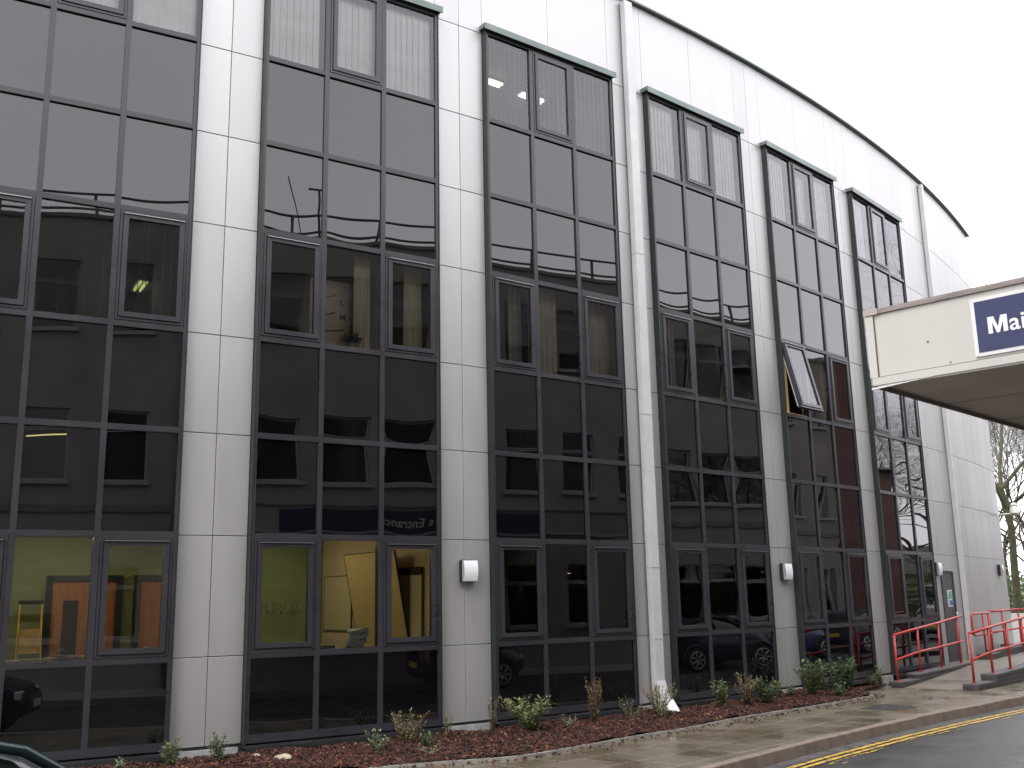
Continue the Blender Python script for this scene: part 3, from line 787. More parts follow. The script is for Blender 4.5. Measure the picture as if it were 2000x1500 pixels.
# the lower strip of soil between the path spur and the ramp wall
mb = MB()
mb.grid(lambda u, v: (lambda s, o: (*P(s, o), -.17 + .012 * math.sin(s * 9) + rng.uniform(-.006, .006)))(12.2 + 1.35 * u, .34 * v), 30, 6, MULCH)
tag(mb.build('mulch_strip'), 'narrow strip of dark mulch between wall and ramp start', 'mulch', kind='stuff')
CHIPS = [mat('chip_%s' % k, c, .9) for k, c in (('dark', (.030, .013, .010)), ('brown', (.068, .026, .018)), ('red', (.110, .038, .024)), ('tan', (.22, .105, .052)), ('black', (.010, .007, .006)))]
mb = MB()
def chip(s, o, big=1.0):
    x, y = P(s, o); z = bed_z(s, o) if s < 12.2 else -.165
    L, w_, h_ = rng.uniform(.010, .038) * big, rng.uniform(.005, .013) * big, rng.uniform(.002, .006)
    M_ = Matrix.Translation((x, y, z + rng.uniform(.002, .02))) @ Matrix.Rotation(rng.uniform(0, 6.28), 4, 'Z') @ Matrix.Rotation(rng.gauss(0, .45), 4, 'Y') @ Matrix.Rotation(rng.gauss(0, .45), 4, 'X')
    k = rng.random(); mt = CHIPS[0 if k < .32 else 1 if k < .66 else 2 if k < .82 else 3 if k < .87 else 4]
    mb.hexa([M_ @ Vector(p) for p in ((-L, -w_, -h_), (L, -w_ * .7, -h_), (L * .9, w_, -h_), (-L, w_, -h_), (-L * .9, -w_, h_), (L * .8, -w_, h_), (L, w_ * .8, h_), (-L, w_ * .8, h_))], mt)
for k in range(26000):
    s = rng.uniform(-3.2, 12.2); o = EO(s) * rng.uniform(.02, 1.0); chip(s, o)
for k in range(300): chip(rng.uniform(12.2, 13.5), rng.uniform(.02, .33))
_bz = bed_z
for k in range(420):                       # a few chips kicked out onto the paving
    s = rng.uniform(-2.5, 12.0); bed_z = lambda a, b: Z_PAVE + .002
    chip(s, EO(s) + .03 + abs(rng.gauss(0, .16)), .8)
bed_z = _bz
tag(mb.build('bark_chips'), 'loose red-brown bark chips scattered over the mulch bed', 'bark chips', kind='stuff')
for i, (s, o, r, lab) in enumerate(((.30, .62, .085, 'pale sandstone lump on the mulch, larger of two'), (.02, .50, .045, 'small pale stone on the mulch beside the larger lump'))):
    x, y = P(s, o); bm = bmesh.new(); bmesh.ops.create_icosphere(bm, subdivisions=3, radius=r)
    for v in bm.verts: v.co *= 1 + .22 * math.sin(v.co.x * 40 + i) * math.cos(v.co.y * 37) + rng.uniform(-.05, .05); v.co.z *= .55; v.co.x *= 1.3
    me = bpy.data.meshes.new('stone'); bm.to_mesh(me); bm.free(); me.materials.append(mat('sandstone', (.42, .37, .26), .9, noise=.2, nscale=20))
    o_ = bpy.data.objects.new('stone', me); COL.objects.link(o_); o_.location = (x, y, bed_z(s, o) + .01); tag(o_, lab, 'stone')

LEAF = {k: mat('leaf_' + k, c, .55, noise=.3, nscale=9) for k, c in (('sage', (.18, .23, .14)), ('green', (.085, .14, .05)), ('dark', (.045, .10, .042)), ('olive', (.19, .18, .07)), ('rust', (.17, .085, .03)), ('lime', (.16, .20, .075)))}
STEM = mat('twig', (.10, .065, .04), .9)
def shrub(pos, h, w, cols_, label, n_stem=9, leaf=.022, dens=1.0, upright=.5, name='shrub'):
    e = empty(name, pos); tag(e, label, 'shrub', 'young shrubs planted along the mulch bed')
    st, lf = MB(), MB()
    for k in range(n_stem):
        a = rng.uniform(0, 6.28); sp = (1 - upright) * rng.uniform(.3, 1.0)
        top = Vector((math.cos(a) * w / 2 * sp * 1.6, math.sin(a) * w / 2 * sp * 1.6, h * rng.uniform(.55, 1.0)))
        p0 = Vector((math.cos(a) * .02, math.sin(a) * .02, -.03)); md = (p0 + top) / 2 + Vector((rng.uniform(-.03, .03), rng.uniform(-.03, .03), h * .08))
        pts = [p0, md, top]; st.tube(pts, [.005, .004, .002], STEM, 4)
        m_ = max(4, int(h / .018 * dens))
        for q in range(m_):
            t = .15 + .85 * (q + rng.random()) / m_
            c = (p0.lerp(md, t * 2) if t < .5 else md.lerp(top, t * 2 - 1))
            an = rng.uniform(0, 6.28); L = leaf * rng.uniform(.7, 1.5); el = rng.uniform(-.2, .9)
            d = Vector((math.cos(an) * math.cos(el), math.sin(an) * math.cos(el), math.sin(el))); sd = d.cross(Vector((0, 0, 1))).normalized() * L * .36
            up = Vector((0, 0, rng.uniform(-.3, .3) * L)); mt = LEAF[rng.choice(cols_)]
            lf.face([c, c + d * L * .9 + sd + up, c + d * L * 2, c + d * L * .9 - sd + up], mt)
    st.build('stem', e); lf.build('foliage', e)
    return e
def bed_at(s, o): x, y = P(s, o); return (x, y, bed_z(s, o) if s < 12.2 else -.16)
LEAFK, STEMK = 1.08, 1.35
SH = [  # s, offset, height, width, colours, label, stems, leaf, density, upright
 (-1.55, .62, .17, .20, ['sage'], 'tiny pale sage shrub at the left end of the bed', 6, .02, 1, .4),
 (-.93, .55, .30, .26, ['sage', 'lime'], 'pale sage shrub below the right corner of the leftmost glass strip', 10, .02, 1.3, .5),
 (-.42, .55, .28, .27, ['sage', 'green'], 'pale sage shrub at the foot of the leftmost silver pier', 10, .02, 1.3, .5),
 (1.35, .95, .24, .26, ['sage', 'lime'], 'small sage shrub near the edging, left of the olive tuft', 8, .02, 1, .45),
 (1.90, .62, .36, .48, ['olive', 'lime', 'rust'], 'olive spreading shrub below the second glass strip', 14, .02, .8, .35),
 (2.02, .95, .20, .24, ['dark', 'green'], 'dark green shrublet in the mulch below the olive shrub', 7, .022, 1, .4),
 (1.86, 1.28, .12, .26, ['sage', 'lime'], 'flat pale clump against the edging', 7, .02, 1, .3),
 (2.62, .45, .30, .18, ['olive', 'green'], 'thin wispy shrub at the left foot of the light-bearing pier', 5, .018, .6, .6),
 (3.30, .42, .44, .26, ['rust', 'olive'], 'tall thin rusty shrub at the right foot of the pier', 5, .018, .5, .6),
 (3.72, .75, .46, .62, ['green', 'lime', 'olive'], 'broad leafy green shrub in front of the third glass strip', 20, .028, .9, .35),
 (4.35, .75, .20, .26, ['olive', 'sage'], 'thin olive shrub in mulch left of the tall rusty twig', 6, .018, .6, .4),
 (4.98, .55, .66, .40, ['rust', 'olive'], 'tall upright rusty shrub before the third glass strip', 8, .020, .7, .62),
 (5.50, .75, .30, .44, ['olive', 'sage'], 'sparse grassy shrub right of the tall rusty one', 9, .018, .5, .4),
 (6.05, .85, .20, .22, ['sage', 'lime'], 'small pale shrub low in front of the downpipe pier', 6, .018, .8, .4),
 (6.22, .60, .46, .50, ['olive', 'rust', 'olive'], 'bushy olive-brown shrub left of the white downpipe shoe', 16, .020, .8, .42),
 (7.62, .62, .40, .32, ['green', 'lime'], 'bright green shrub right of the white downpipe shoe', 12, .026, .9, .5),
 (8.30, .60, .46, .38, ['olive', 'lime', 'rust'], 'yellowish olive shrub below the fourth glass strip', 12, .02, .8, .5),
 (8.80, .62, .42, .44, ['green', 'dark'], 'green laurel-like shrub next to the yellowish one', 14, .028, .9, .45),
 (9.40, .38, .34, .26, ['green', 'olive'], 'slim green shrub close to the glass, fourth strip', 7, .022, .8, .55),
 (9.80, .40, .22, .24, ['dark', 'green'], 'low dark shrub at the foot of the fourth pier', 6, .022, .8, .4),
 (10.15, .60, .54, .56, ['green', 'dark', 'lime'], 'large dark green shrub in front of the narrow fourth pier', 18, .030, .9, .45),
 (10.95, .35, .28, .28, ['dark', 'green'], 'dark shrub under the left edge of the fifth glass strip', 8, .024, .9, .45),
 (10.85, .75, .24, .30, ['green', 'dark'], 'low green shrub near the bed edging by the fifth strip', 8, .024, .9, .4),
 (11.45, .45, .58, .54, ['green', 'dark'], 'tallest green shrub near the pointed end of the bed', 18, .030, .9, .5),
 (11.95, .28, .34, .32, ['dark', 'green'], 'dark shrub behind the tallest green one', 9, .026, .9, .5),
 (13.05, .20, .20, .22, ['olive', 'green'], 'small plant in the dark strip right of the bed end', 6, .022, .8, .4),
 (13.42, .20, .34, .26, ['green', 'olive'], 'grassy shrub beside the first red handrail post', 8, .022, .7, .55)]
for (s, o, h, w, cs, lab, ns, lf, dn_, upr) in SH: shrub(bed_at(s, o), h * 1.10, w * 1.3, cs, lab, int(ns * STEMK * 1.25), lf * LEAFK, dn_ * 1.15, upr * .92)

# ------------------------------------------------------------------ ramp with plinth walls and red handrails
RAMPM = mat('ramp_concrete', (.15, .13, .105), .5, noise=.2, nscale=1.5, bump=.2, bscale=60, rvar=.25)
PLTOP = mat('plinth_coping', (.10, .098, .098), .6, noise=.25, nscale=6)
def ramp_z(s): return Z_PAVE + max(0, min(1, (s - 13.6) / 4.0)) * (.02 - Z_PAVE)
mb = MB(); n = 24
for i in range(n):
    s0, s1 = 13.55 + (24.2 - 13.55) * i / n, 13.55 + (24.2 - 13.55) * (i + 1) / n
    z0, z1 = ramp_z(s0) + .004, ramp_z(s1) + .004
    ob = 1.75
    mb.hexa([P3(s0, .02, -.5), P3(s0, ob, -.5), P3(s1, ob, -.5), P3(s1, .02, -.5), P3(s0, .02, z0), P3(s0, ob, z0), P3(s1, ob, z1), P3(s1, .02, z1)], RAMPM)
struct(mb.build('ramp_path'))
def plinth(name, label, runs):       # runs: (s0, s1, off0, off1, top0, top1)
    mb = MB()
    for (s0, s1, o0, o1, t0, t1) in runs:
        k = max(1, int((s1 - s0) / .7))
        for i in range(k):
            a, b = s0 + (s1 - s0) * i / k, s0 + (s1 - s0) * (i + 1) / k
            ta, tb = t0 + (t1 - t0) * i / k, t0 + (t1 - t0) * (i + 1) / k
            mb.hexa([P3(a, o1, -.5), P3(b, o1, -.5), P3(b, o0, -.5), P3(a, o0, -.5), P3(a, o1, ta - .03), P3(b, o1, tb - .03), P3(b, o0, tb - .03), P3(a, o0, ta - .03)], BRICKD)
            mb.hexa([P3(a, o1 + .004, ta - .03), P3(b, o1 + .004, tb - .03), P3(b, o0 - .004, tb - .03), P3(a, o0 - .004, ta - .03), P3(a, o1 + .004, ta), P3(b, o1 + .004, tb), P3(b, o0 - .004, tb), P3(a, o0 - .004, ta)], PLTOP)
    return tag(mb.build(name), label, 'low wall')
plinth('ramp_wall', 'dark brick plinth wall on the building side of the ramp', [(13.50, 14.35, .32, .60, -.10, -.10), (14.352, 17.4, .32, .60, .00, .06)])
plinth('ramp_wall', 'dark brick plinth wall on the road side of the ramp', [(13.62, 14.55, 1.72, 2.02, -.10, -.10), (14.552, 18.6, 1.72, 2.02, .02, .10), (18.602, 21.5, 1.72, 2.02, .12, .14)])
plinth('ramp_wall', 'short dark brick plinth beyond the fire door', [(19.0, 19.8, .25, .60, .16, .16), (19.802, 22.5, .25, .55, .20, .20)])
plinth('ramp_wall', 'long dark brick wall closing the far end of the ramp', [(22.6, 22.9, -.02, 2.6, .22, .22)])
def rail(name, label, posts, tops, mids=True, ret=True):
    e = empty(name, posts[0]); tag(e, label, 'handrail', 'red tubular handrails of the ramp')
    o = Vector(posts[0])
    for i, (p, t) in enumerate(zip(posts, tops)):
        mb = MB(); p_, t_ = Vector(p) - o, Vector(t) - o
        mb.tube([p_, Vector((p_.x, p_.y, t_.z))], .024, REDP, 10)
        mb.tube([p_ + Vector((0, 0, .0)), p_ + Vector((0, 0, .012))], .06, REDP, 12); mb.build('post', e)
    def bar(frac, nm, r):
        pts = []
        for p, t in zip(posts, tops): pts.append(Vector((p[0], p[1], p[2] + (t[2] - p[2]) * frac)) - o)
        d = (pts[-1] - pts[-2]); pts.append(pts[-1] + d * .25)
        mb = MB(); mb.tube(pts, r, REDP, 10); mb.build(nm, e)
    bar(1.0, 'top_rail', .027); bar(.46, 'mid_rail', .024)
def sp(s, o, z): return P3(s, o, z)
rail('ramp_handrail', 'red handrail on the plinth nearest the black glass', [sp(13.62, .46, -.10), sp(14.75, .46, .01), sp(15.9, .46, .03), sp(17.1, .46, .05)], [(0, 0, .79), (0, 0, .88), (0, 0, .96), (0, 0, 1.05)])
rail('ramp_handrail', 'red handrail on the road-side plinth, foremost at right', [sp(13.80, 1.87, -.10), sp(14.80, 1.87, .02), sp(15.85, 1.87, .05), sp(16.9, 1.87, .08), sp(18.0, 1.87, .10), sp(19.1, 1.87, .12)], [(0, 0, .82), (0, 0, .90), (0, 0, .97), (0, 0, 1.03), (0, 0, 1.10), (0, 0, 1.14)])
rail('ramp_handrail', 'red guard rail across the far end of the ramp', [sp(19.9, .40, .18), sp(21.2, .40, .20), sp(22.75, .5, .22), sp(22.75, 1.4, .22), sp(22.75, 2.4, .22)], [(0, 0, 1.12)] * 5)
# short looped guard by the door
e = empty('door_guard_rail', sp(19.1, .45, .16)); tag(e, 'short looped red guard rail next to the fire door', 'handrail')
o = Vector(sp(19.1, .45, .16)); mb = MB()
loop = [Vector(sp(19.75, .45, 1.10)) - o, Vector(sp(18.30, .45, 1.10)) - o, Vector(sp(18.22, .45, 1.07)) - o, Vector(sp(18.2, .45, 1.0)) - o, Vector(sp(18.2, .45, .72)) - o, Vector(sp(18.24, .45, .64)) - o, Vector(sp(18.32, .45, .61)) - o, Vector(sp(19.75, .45, .61)) - o]
mb.tube(loop, .025, REDP, 10); mb.build('loop_rail', e)
for s in (19.1, 19.6): mb = MB(); q = Vector(sp(s, .45, .16)) - o; mb.tube([q, q + Vector((0, 0, .94))], .024, REDP, 10); mb.build('post', e)

# ------------------------------------------------------------------ canopy of the opposite building with its signs
can = empty('entrance_canopy', TD(4.97, 0, 0), WANG)      # local x = t, y = d
tag(can, 'flat cream entrance canopy reaching out over the road', 'canopy')
CT, CD, CZ0, CZ1 = 10.75, 4.975, 3.10, 3.655
mb = MB()
mb.box((.0, .0, CZ0 + .05), (.0295, CD, CZ1 - .026), CREAM); mb.box((.03, CD - .03, CZ0 + .05), (CT, CD, CZ1 - .026), mat('grey_fascia', (.40, .38, .35), .6, noise=.12, nscale=2)); mb.box((CT - .03, 0, CZ0 + .05), (CT, CD - .03, CZ1 - .026), CREAM)  # road-side fascia is greyer than the cream ends
for (a, b) in (((-.012, .05, CZ0), (-.0005, CD + .012, CZ0 + .055)), ((-.012, CD + .0005, CZ0), (CT, CD + .012, CZ0 + .055)), ((-.014, CD - .045, CZ0 + .0555), (-.0005, CD + .014, CZ1 - .03))): mb.box(a, b, CREAM)
JT = mat('panel_joint', (.16, .13, .09), .8)
mb.box((-.004, CD - .052, CZ0 + .056), (-.0003, CD - .0455, CZ1 - .05), JT); mb.box((-.004, .0, CZ0 + .0555), (-.0004, CD - .053, CZ0 + .0615), JT)
for q in range(9): mb.box((-.006, .4 + q * .5, CZ0 + .075), (-.0005, .408 + q * .5, CZ0 + .083), JT)
mb.box((-.006, 4.54, CZ0 + .25), (-.0005, 4.555, CZ0 + .258), JT)
for q in range(4): mb.box((.6 + q * 2.6, CD + .0003, CZ0 + .06), (.606 + q * 2.6, CD + .003, CZ1 - .06), JT)
mb.build('fascia', can)
mb = MB(); mb.box((-.018, -.0, CZ1 - .025), (CT + .03, CD + .018, CZ1 + .012), TRIM)
mb.box((-.024, CD - .09, CZ1 - .029), (-.0185, CD + .022, CZ1 + .016), mat('trim_cap', (.34, .30, .27), .45, .2)); mb.build('roof_trim', can)
mb = MB(); mb.box((.031, .0, CZ0 + .012), (CT - .031, CD - .031, CZ0 + .03), SOFFIT)
for q in range(1, 9): mb.box((.04 + q * 1.19, .01, CZ0 + .010), (.046 + q * 1.19, CD - .04, CZ0 + .0119), JT)
for q in range(70): a, b = rng.uniform(.2, CT - .2), rng.uniform(.2, CD - .2); mb.box((a, b, CZ0 + .009), (a + .012, b + .012, CZ0 + .0118), JT)
mb.box((.0, CD - .029, CZ0 - .02), (CT, CD - .012, CZ0 - .0005), TRIM); mb.box((.001, .0, CZ0 - .012), (.012, CD - .03, CZ0 - .0005), CREAM)
mb.build('soffit', can)
# a strip of bead hanging loose at the corner
mb = MB(); mb.hexa([(-.014, CD + .0125, CZ0 - .03), (.0, CD + .0125, CZ0 - .03), (.0, CD - .45, CZ0 - .002), (-.014, CD - .45, CZ0 - .002), (-.014, CD + .0125, CZ0 - .018), (.0, CD + .0125, CZ0 - .018), (.0, CD - .45, CZ0 - .0006), (-.014, CD - .45, CZ0 - .0006)], WHITEP); mb.build('loose_bead', can)

def text_mesh(body, size, name, mt, parent, loc, rot, bold=.012):
    cu = bpy.data.curves.new(name, 'FONT'); cu.body = body; cu.size = size; cu.extrude = .002; cu.offset = bold * size; cu.space_character = 1.02
    to = bpy.data.objects.new(name + '_tmp', cu); COL.objects.link(to)
    dg = bpy.context.evaluated_depsgraph_get(); me = bpy.data.meshes.new_from_object(to.evaluated_get(dg))
    bpy.data.objects.remove(to); me.materials.clear(); me.materials.append(mt)
    o = bpy.data.objects.new(name, me); COL.objects.link(o); o.parent = parent; o.location = loc; o.rotation_euler = rot
    return o
LETW = mat('letter_white', (.82, .82, .80), .45)
sg = empty('entrance_sign', TD(4.97, 0, 0), WANG); tag(sg, 'blue sign lettered Main Entrance on the end of the canopy', 'sign')
mb = MB(); mb.box((-.0135, 2.1, CZ0 + .079), (-.0055, 4.228, CZ0 + .487), WHITEP)
for yy in (2.3, 2.95, 3.58, 4.213):
    for zz in (CZ0 + .092, CZ0 + .478): mb.box((-.017, yy - .006, zz - .006), (-.0136, yy + .006, zz + .006), STEEL)
mb.build('sign_border', sg)
mb = MB(); mb.box((-.0165, 2.13, CZ0 + .105), (-.0137, 4.20, CZ0 + .462), BLUE); mb.build('sign_board', sg)
bw_, bh_ = .128, .117
mb = MB(); mb.prism([(0, 0), (.23, 0), (.23, .66), (.42, 0), (.58, 0), (.77, .66), (.77, 0), (1, 0), (1, 1), (.68, 1), (.50, .34), (.32, 1), (0, 1)], 0, .003, LETW)
for k, v in enumerate(mb.v): mb.v[k] = (-.0168 - v[2], 4.122 - v[0] * bw_, CZ0 + .222 + v[1] * bh_)
mb.build('lettering', sg)
text_mesh('ain Entrance', .165, 'lettering', LETW, sg, (-.019, 4.122 - bw_ - .010, CZ0 + .222), (R(90), 0, R(-90)), .014)
sg = empty('entrance_sign', TD(4.97, CD, 0), WANG); tag(sg, 'long blue sign with white lettering on the road side of the canopy', 'sign')
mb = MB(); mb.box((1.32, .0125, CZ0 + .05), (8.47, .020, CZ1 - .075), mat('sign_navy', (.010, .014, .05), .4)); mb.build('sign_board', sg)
text_mesh('s Entrance', .235, 'lettering', LETW, sg, (4.50, .0235, CZ0 + .17), (R(90), 0, R(180)), .015)

# ------------------------------------------------------------------ the opposite building (seen in the glass)
opp = empty('hospital_building', TD(0, 0, 0), WANG)
tag(opp, 'grey rendered three-storey building facing the glass, with railed flat roof', 'building')
WIN = [(-12.4, -11.35), (-10.7, -9.65), (-7.2, -6.15), (-5.5, -4.45), (-2.75, -1.7), (-.9, .15), (.95, 1.95), (3.6, 4.6), (6.3, 7.4), (8.0, 9.2), (9.75, 10.9), (12.4, 13.5), (15.15, 16.22), (17.02, 18.14), (18.95, 20.05), (21.4, 22.4), (23.5, 24.65), (25.08, 26.4), (27.02, 28.2), (30.2, 31.3), (33.7, 34.87), (35.9, 36.97)]
ROWS = [(.95, 2.62), (4.68, 6.47), (8.42, 10.22)]
T0, T1, OPT = -16.0, 37.5, 11.3
mb = MB(); xe = [T0] + [v for p in WIN for v in p] + [T1]
ze = [-.4] + [v for p in ROWS for v in p] + [OPT]
for i in range(len(xe) - 1):
    for j in range(len(ze) - 1):
        if i % 2 == 1 and j % 2 == 1:
            x0, x1, z0, z1 = xe[i], xe[i + 1], ze[j], ze[j + 1]; r = -.16
            mb.face([(x0, 0, z0), (x0, r, z0), (x0, r, z1), (x0, 0, z1)], STONE); mb.face([(x1, 0, z1), (x1, r, z1), (x1, r, z0), (x1, 0, z0)], STONE)
            mb.face([(x0, 0, z1), (x0, r, z1), (x1, r, z1), (x1, 0, z1)], STONE); mb.face([(x1, 0, z0), (x1, r, z0), (x0, r, z0), (x0, 0, z0)], STONE)
            continue
        mb.face([(xe[i + 1], 0, ze[j]), (xe[i], 0, ze[j]), (xe[i], 0, ze[j + 1]), (xe[i + 1], 0, ze[j + 1])], STONE)
mb.face([(T1, 0, -.4), (T1, 0, OPT), (T1, -12, OPT), (T1, -12, -.4)], STONE); mb.face([(T0, 0, -.4), (T0, -12, -.4), (T0, -12, OPT), (T0, 0, OPT)], STONE); mb.face([(T0, -12, -.4), (T1, -12, -.4), (T1, -12, OPT), (T0, -12, OPT)], STONE)
mb.build('wall', opp)
mb = MB(); mb.box((T0, -12, OPT - .25), (T1, -.4, OPT - .15), STONE2); mb.box((T0 - .05, -.4, OPT), (T1 + .05, .06, OPT + .10), STONE2); mb.build('roof', opp)
mb = MB(); mb.box((T0, .0005, 3.95), (4.9, .05, 4.12), STONE2); mb.box((15.8, .0005, 3.95), (T1, .05, 4.12), STONE2); mb.build('string_course', opp)
mb = MB(); RAILD = mat('roof_rail_grey', (.06, .06, .065), .5)
t = T0 + .3
while t < T1: mb.tube([(t, -.5, OPT - .2), (t, -.5, 12.18)], .04, RAILD, 6); t += 2.29
for z in (11.72, 12.18): mb.tube([(T0 + .3, -.5, z), (T1 - .3, -.5, z)], .036, RAILD, 6)
mb.build('roof_railing', opp)
mb = MB()
mb.tube([(7.6, -.6, OPT - .2), (7.1, -.6, 13.2)], .012, RAILD, 5); mb.tube([(8.1, -.7, OPT - .2), (7.75, -.7, 12.3), (7.7, -.7, 13.0)], .03, RAILD, 6); mb.tube([(7.5, -.7, 12.98), (8.0, -.7, 12.98)], .03, RAILD, 5)
mb.tube([(25.8, -.7, OPT - .2), (25.8, -.7, 12.5)], .05, RAILD, 6)
mb.build('aerial', opp)
mb = MB()
for t in (2.6, 5.2, 14.4, 20.6, 29.2): mb.tube([(t, .08, -.3), (t, .08, OPT)], .05, STONE2, 8)
mb.build('rainwater_pipe', opp)
WFR = mat('pale_window_frame', (.42, .40, .37), .6); DKROOM = mat('dark_room', (.03, .028, .026), .9); OCUR = mat('opposite_curtain', (.22, .20, .16), .9, noise=.2, nscale=6, stretch=(10, 10, .5))
YL = mat('opposite_tube_lamp', (.9, .8, .3), .5, emit=(1.0, .82, .30), estr=6.2)
for j, (z0, z1) in enumerate(ROWS):
    for (x0, x1) in WIN:
        f = MB(); y = -.13
        ring(f, x0 + .004, x1 - .004, z0 + .004, z1 - .004, .045, y, y + .05, WFR)
        zt = z1 - (z1 - z0) * .30
        f.box((x0 + .05, y + .002, zt - .045), (x1 - .05, y + .055, zt - .012), WFR); f.box((x0 + .05, y + .002, zt + .012), (x1 - .05, y + .055, zt + .04), WFR)
        w_ = f.build('window', opp)
        g = MB(); g.face([(x1 - .05, y + .02, z0 + .05), (x0 + .05, y + .02, z0 + .05), (x0 + .05, y + .02, z1 - .05), (x1 - .05, y + .02, z1 - .05)], CLEAR)
        g.box((x0 - .05, y - .9, z0 - .05), (x1 + .05, y - .88, z1 + .05), DKROOM)
        for (a, b) in (((x0 - .05, y - .88, z0 - .06), (x1 + .05, y - .05, z0 - .05)), ((x0 - .05, y - .88, z1 + .05), (x1 + .05, y - .05, z1 + .06)), ((x0 - .06, y - .88, z0 - .05), (x0 - .05, y - .05, z1 + .05)), ((x1 + .05, y - .88, z0 - .05), (x1 + .06, y - .05, z1 + .05))): g.box(a, b, DKROOM)
        k = rng.random()
        if k < .55:
            cw = (x1 - x0) * rng.uniform(.15, .3)
            if rng.random() < .8: g.box((x1 - cw, y - .10, z0 + .02), (x1 - .02, y - .07, z1), OCUR)
            if rng.random() < .5: g.box((x0 + .02, y - .10, z0 + .02), (x0 + cw, y - .07, z1), OCUR)
        if (j == 1 and (x0 == -.9 or x0 == 25.08)) or (j == 0 and x0 == 17.02):
            g.tube([(x0 - .02, y - .35, z1 - .22), (x1 + .02 if x0 == -.9 else x0 + .35, y - .35, z1 - .26)], .02 if x0 == -.9 else .012, YL, 6)
            if x0 == -.9: g.tube([(x0 - .02, y - .6, z1 - .62), (x1 + .02, y - .6, z1 - .58)], .018, YL, 6)
        g.build('pane', w_)
        s_ = MB(); s_.box((x0 - .08, -.12, z0 - .09), (x1 + .08, .09, z0 - .004), mat('window_sill', (.36, .34, .31), .8, noise=.15, nscale=5)); s_.build('sill', w_)

# red brick house further along, beyond the grey building
BRICKR = brick_mat('red_brick', (.16, .050, .034), (.11, .036, .026), (.17, .14, .12), .225, .075, .012, swap=True, bump=.4)
SLATE = mat('slate_roof', (.07, .07, .075), .7, noise=.25, nscale=5)
hs = empty('brick_house', TD(0, 0, 0), WANG); tag(hs, 'red brick gabled building beyond the grey one, mirrored in the last glass strips', 'house')
mb = MB(); mb.box((37.6, -9, -.4), (44.4, .25, 11.4), BRICKR); mb.box((44.4005, -9, -.4), (52.0, .22, 7.9), BRICKR); mb.build('wall', hs)
mb = MB(); mb.box((37.5, -9.1, 11.4005), (44.5, .33, 11.6), STONE2); mb.build('parapet', hs)
mb = MB(); zb_, zr = 7.91, 10.3
mb.face([(44.45, .55, zb_), (44.45, -4.4, zr), (51.2, -4.4, zr), (52.4, .55, zb_)], SLATE); mb.face([(44.45, -9.3, zb_), (52.4, -9.3, zb_), (51.2, -4.4, zr), (44.45, -4.4, zr)], SLATE); mb.face([(52.4, .55, zb_), (51.2, -4.4, zr), (52.4, -9.3, zb_)], SLATE); mb.face([(44.45, .55, zb_ - .01), (52.4, .55, zb_ - .01), (52.4, -9.3, zb_ - .01), (44.45, -9.3, zb_ - .01)], SLATE)
mb.build('roof', hs)
mb = MB(); mb.box((47.0, -3.4, 9.2), (48.1, -2.6, 11.6), BRICKR); mb.tube([(47.3, -3, 11.6), (47.3, -3, 12.0)], .12, BRICKR, 8); mb.tube([(47.8, -3, 11.6), (47.8, -3, 12.0)], .12, BRICKR, 8); mb.build('chimney', hs)
for x0 in (40.2, 46.2, 48.9):
    for z0 in (1.0, 4.4):
        w_ = MB(); ring(w_, x0, x0 + .95, z0, z0 + 1.6, .06, .2505, .29, WHITEP); w_.box((x0 + .06, .252, z0 + .8), (x0 + .89, .288, z0 + .85), WHITEP); w_ = w_.build('window', hs)
        g = MB(); g.box((x0 + .06, .2505, z0 + .06), (x0 + .89, .262, z0 + 1.54), mat('dark_pane', (.02, .02, .022), .05)); g.build('pane', w_)

# ------------------------------------------------------------------ cars parked along the road (car front points along +t)
RIM = mat('alloy_rim', (.42, .42, .43), .35, .7)
CGLASS = mat('car_glass', (.018, .024, .024), .03, ior=1.6)
LAMPR = mat('tail_lamp', (.35, .02, .02), .2); LAMPC = mat('head_lamp', (.7, .7, .72), .1)
PLATEY = mat('yellow_plate', (.70, .48, .04), .5); PLATEW = mat('white_plate', (.75, .75, .72), .5)
def paint(name, c): return mat('paint_' + name, c, .18, .3, noise=.03, nscale=2, spec=.6)
ST = [  # x, half width, sill z, belt z, roof z (None: no cabin), cabin half width
 (-1.95, .62, .42, .86, None, .0), (-1.90, .72, .30, .92, None, .0), (-1.72, .80, .24, .96, 1.12, .62), (-1.45, .83, .22, .97, 1.34, .60), (-1.0, .845, .22, .96, 1.43, .59), (-.3, .85, .22, .95, 1.46, .59),
 (.25, .85, .22, .94, 1.42, .59), (.45, .85, .22, .935, 1.36, .60), (1.05, .845, .22, .93, .965, .66), (1.45, .82, .23, .86, None, .0), (1.80, .76, .27, .76, None, .0), (1.98, .62, .36, .62, None, .0), (2.02, .50, .42, .55, None, .0)]
def car_base(t, d, label, pm, rot=0.0):
    e = empty('parked_car', TD(t, d, Z_ROAD), WANG + rot); tag(e, label, 'car', 'cars parked along the road'); return e
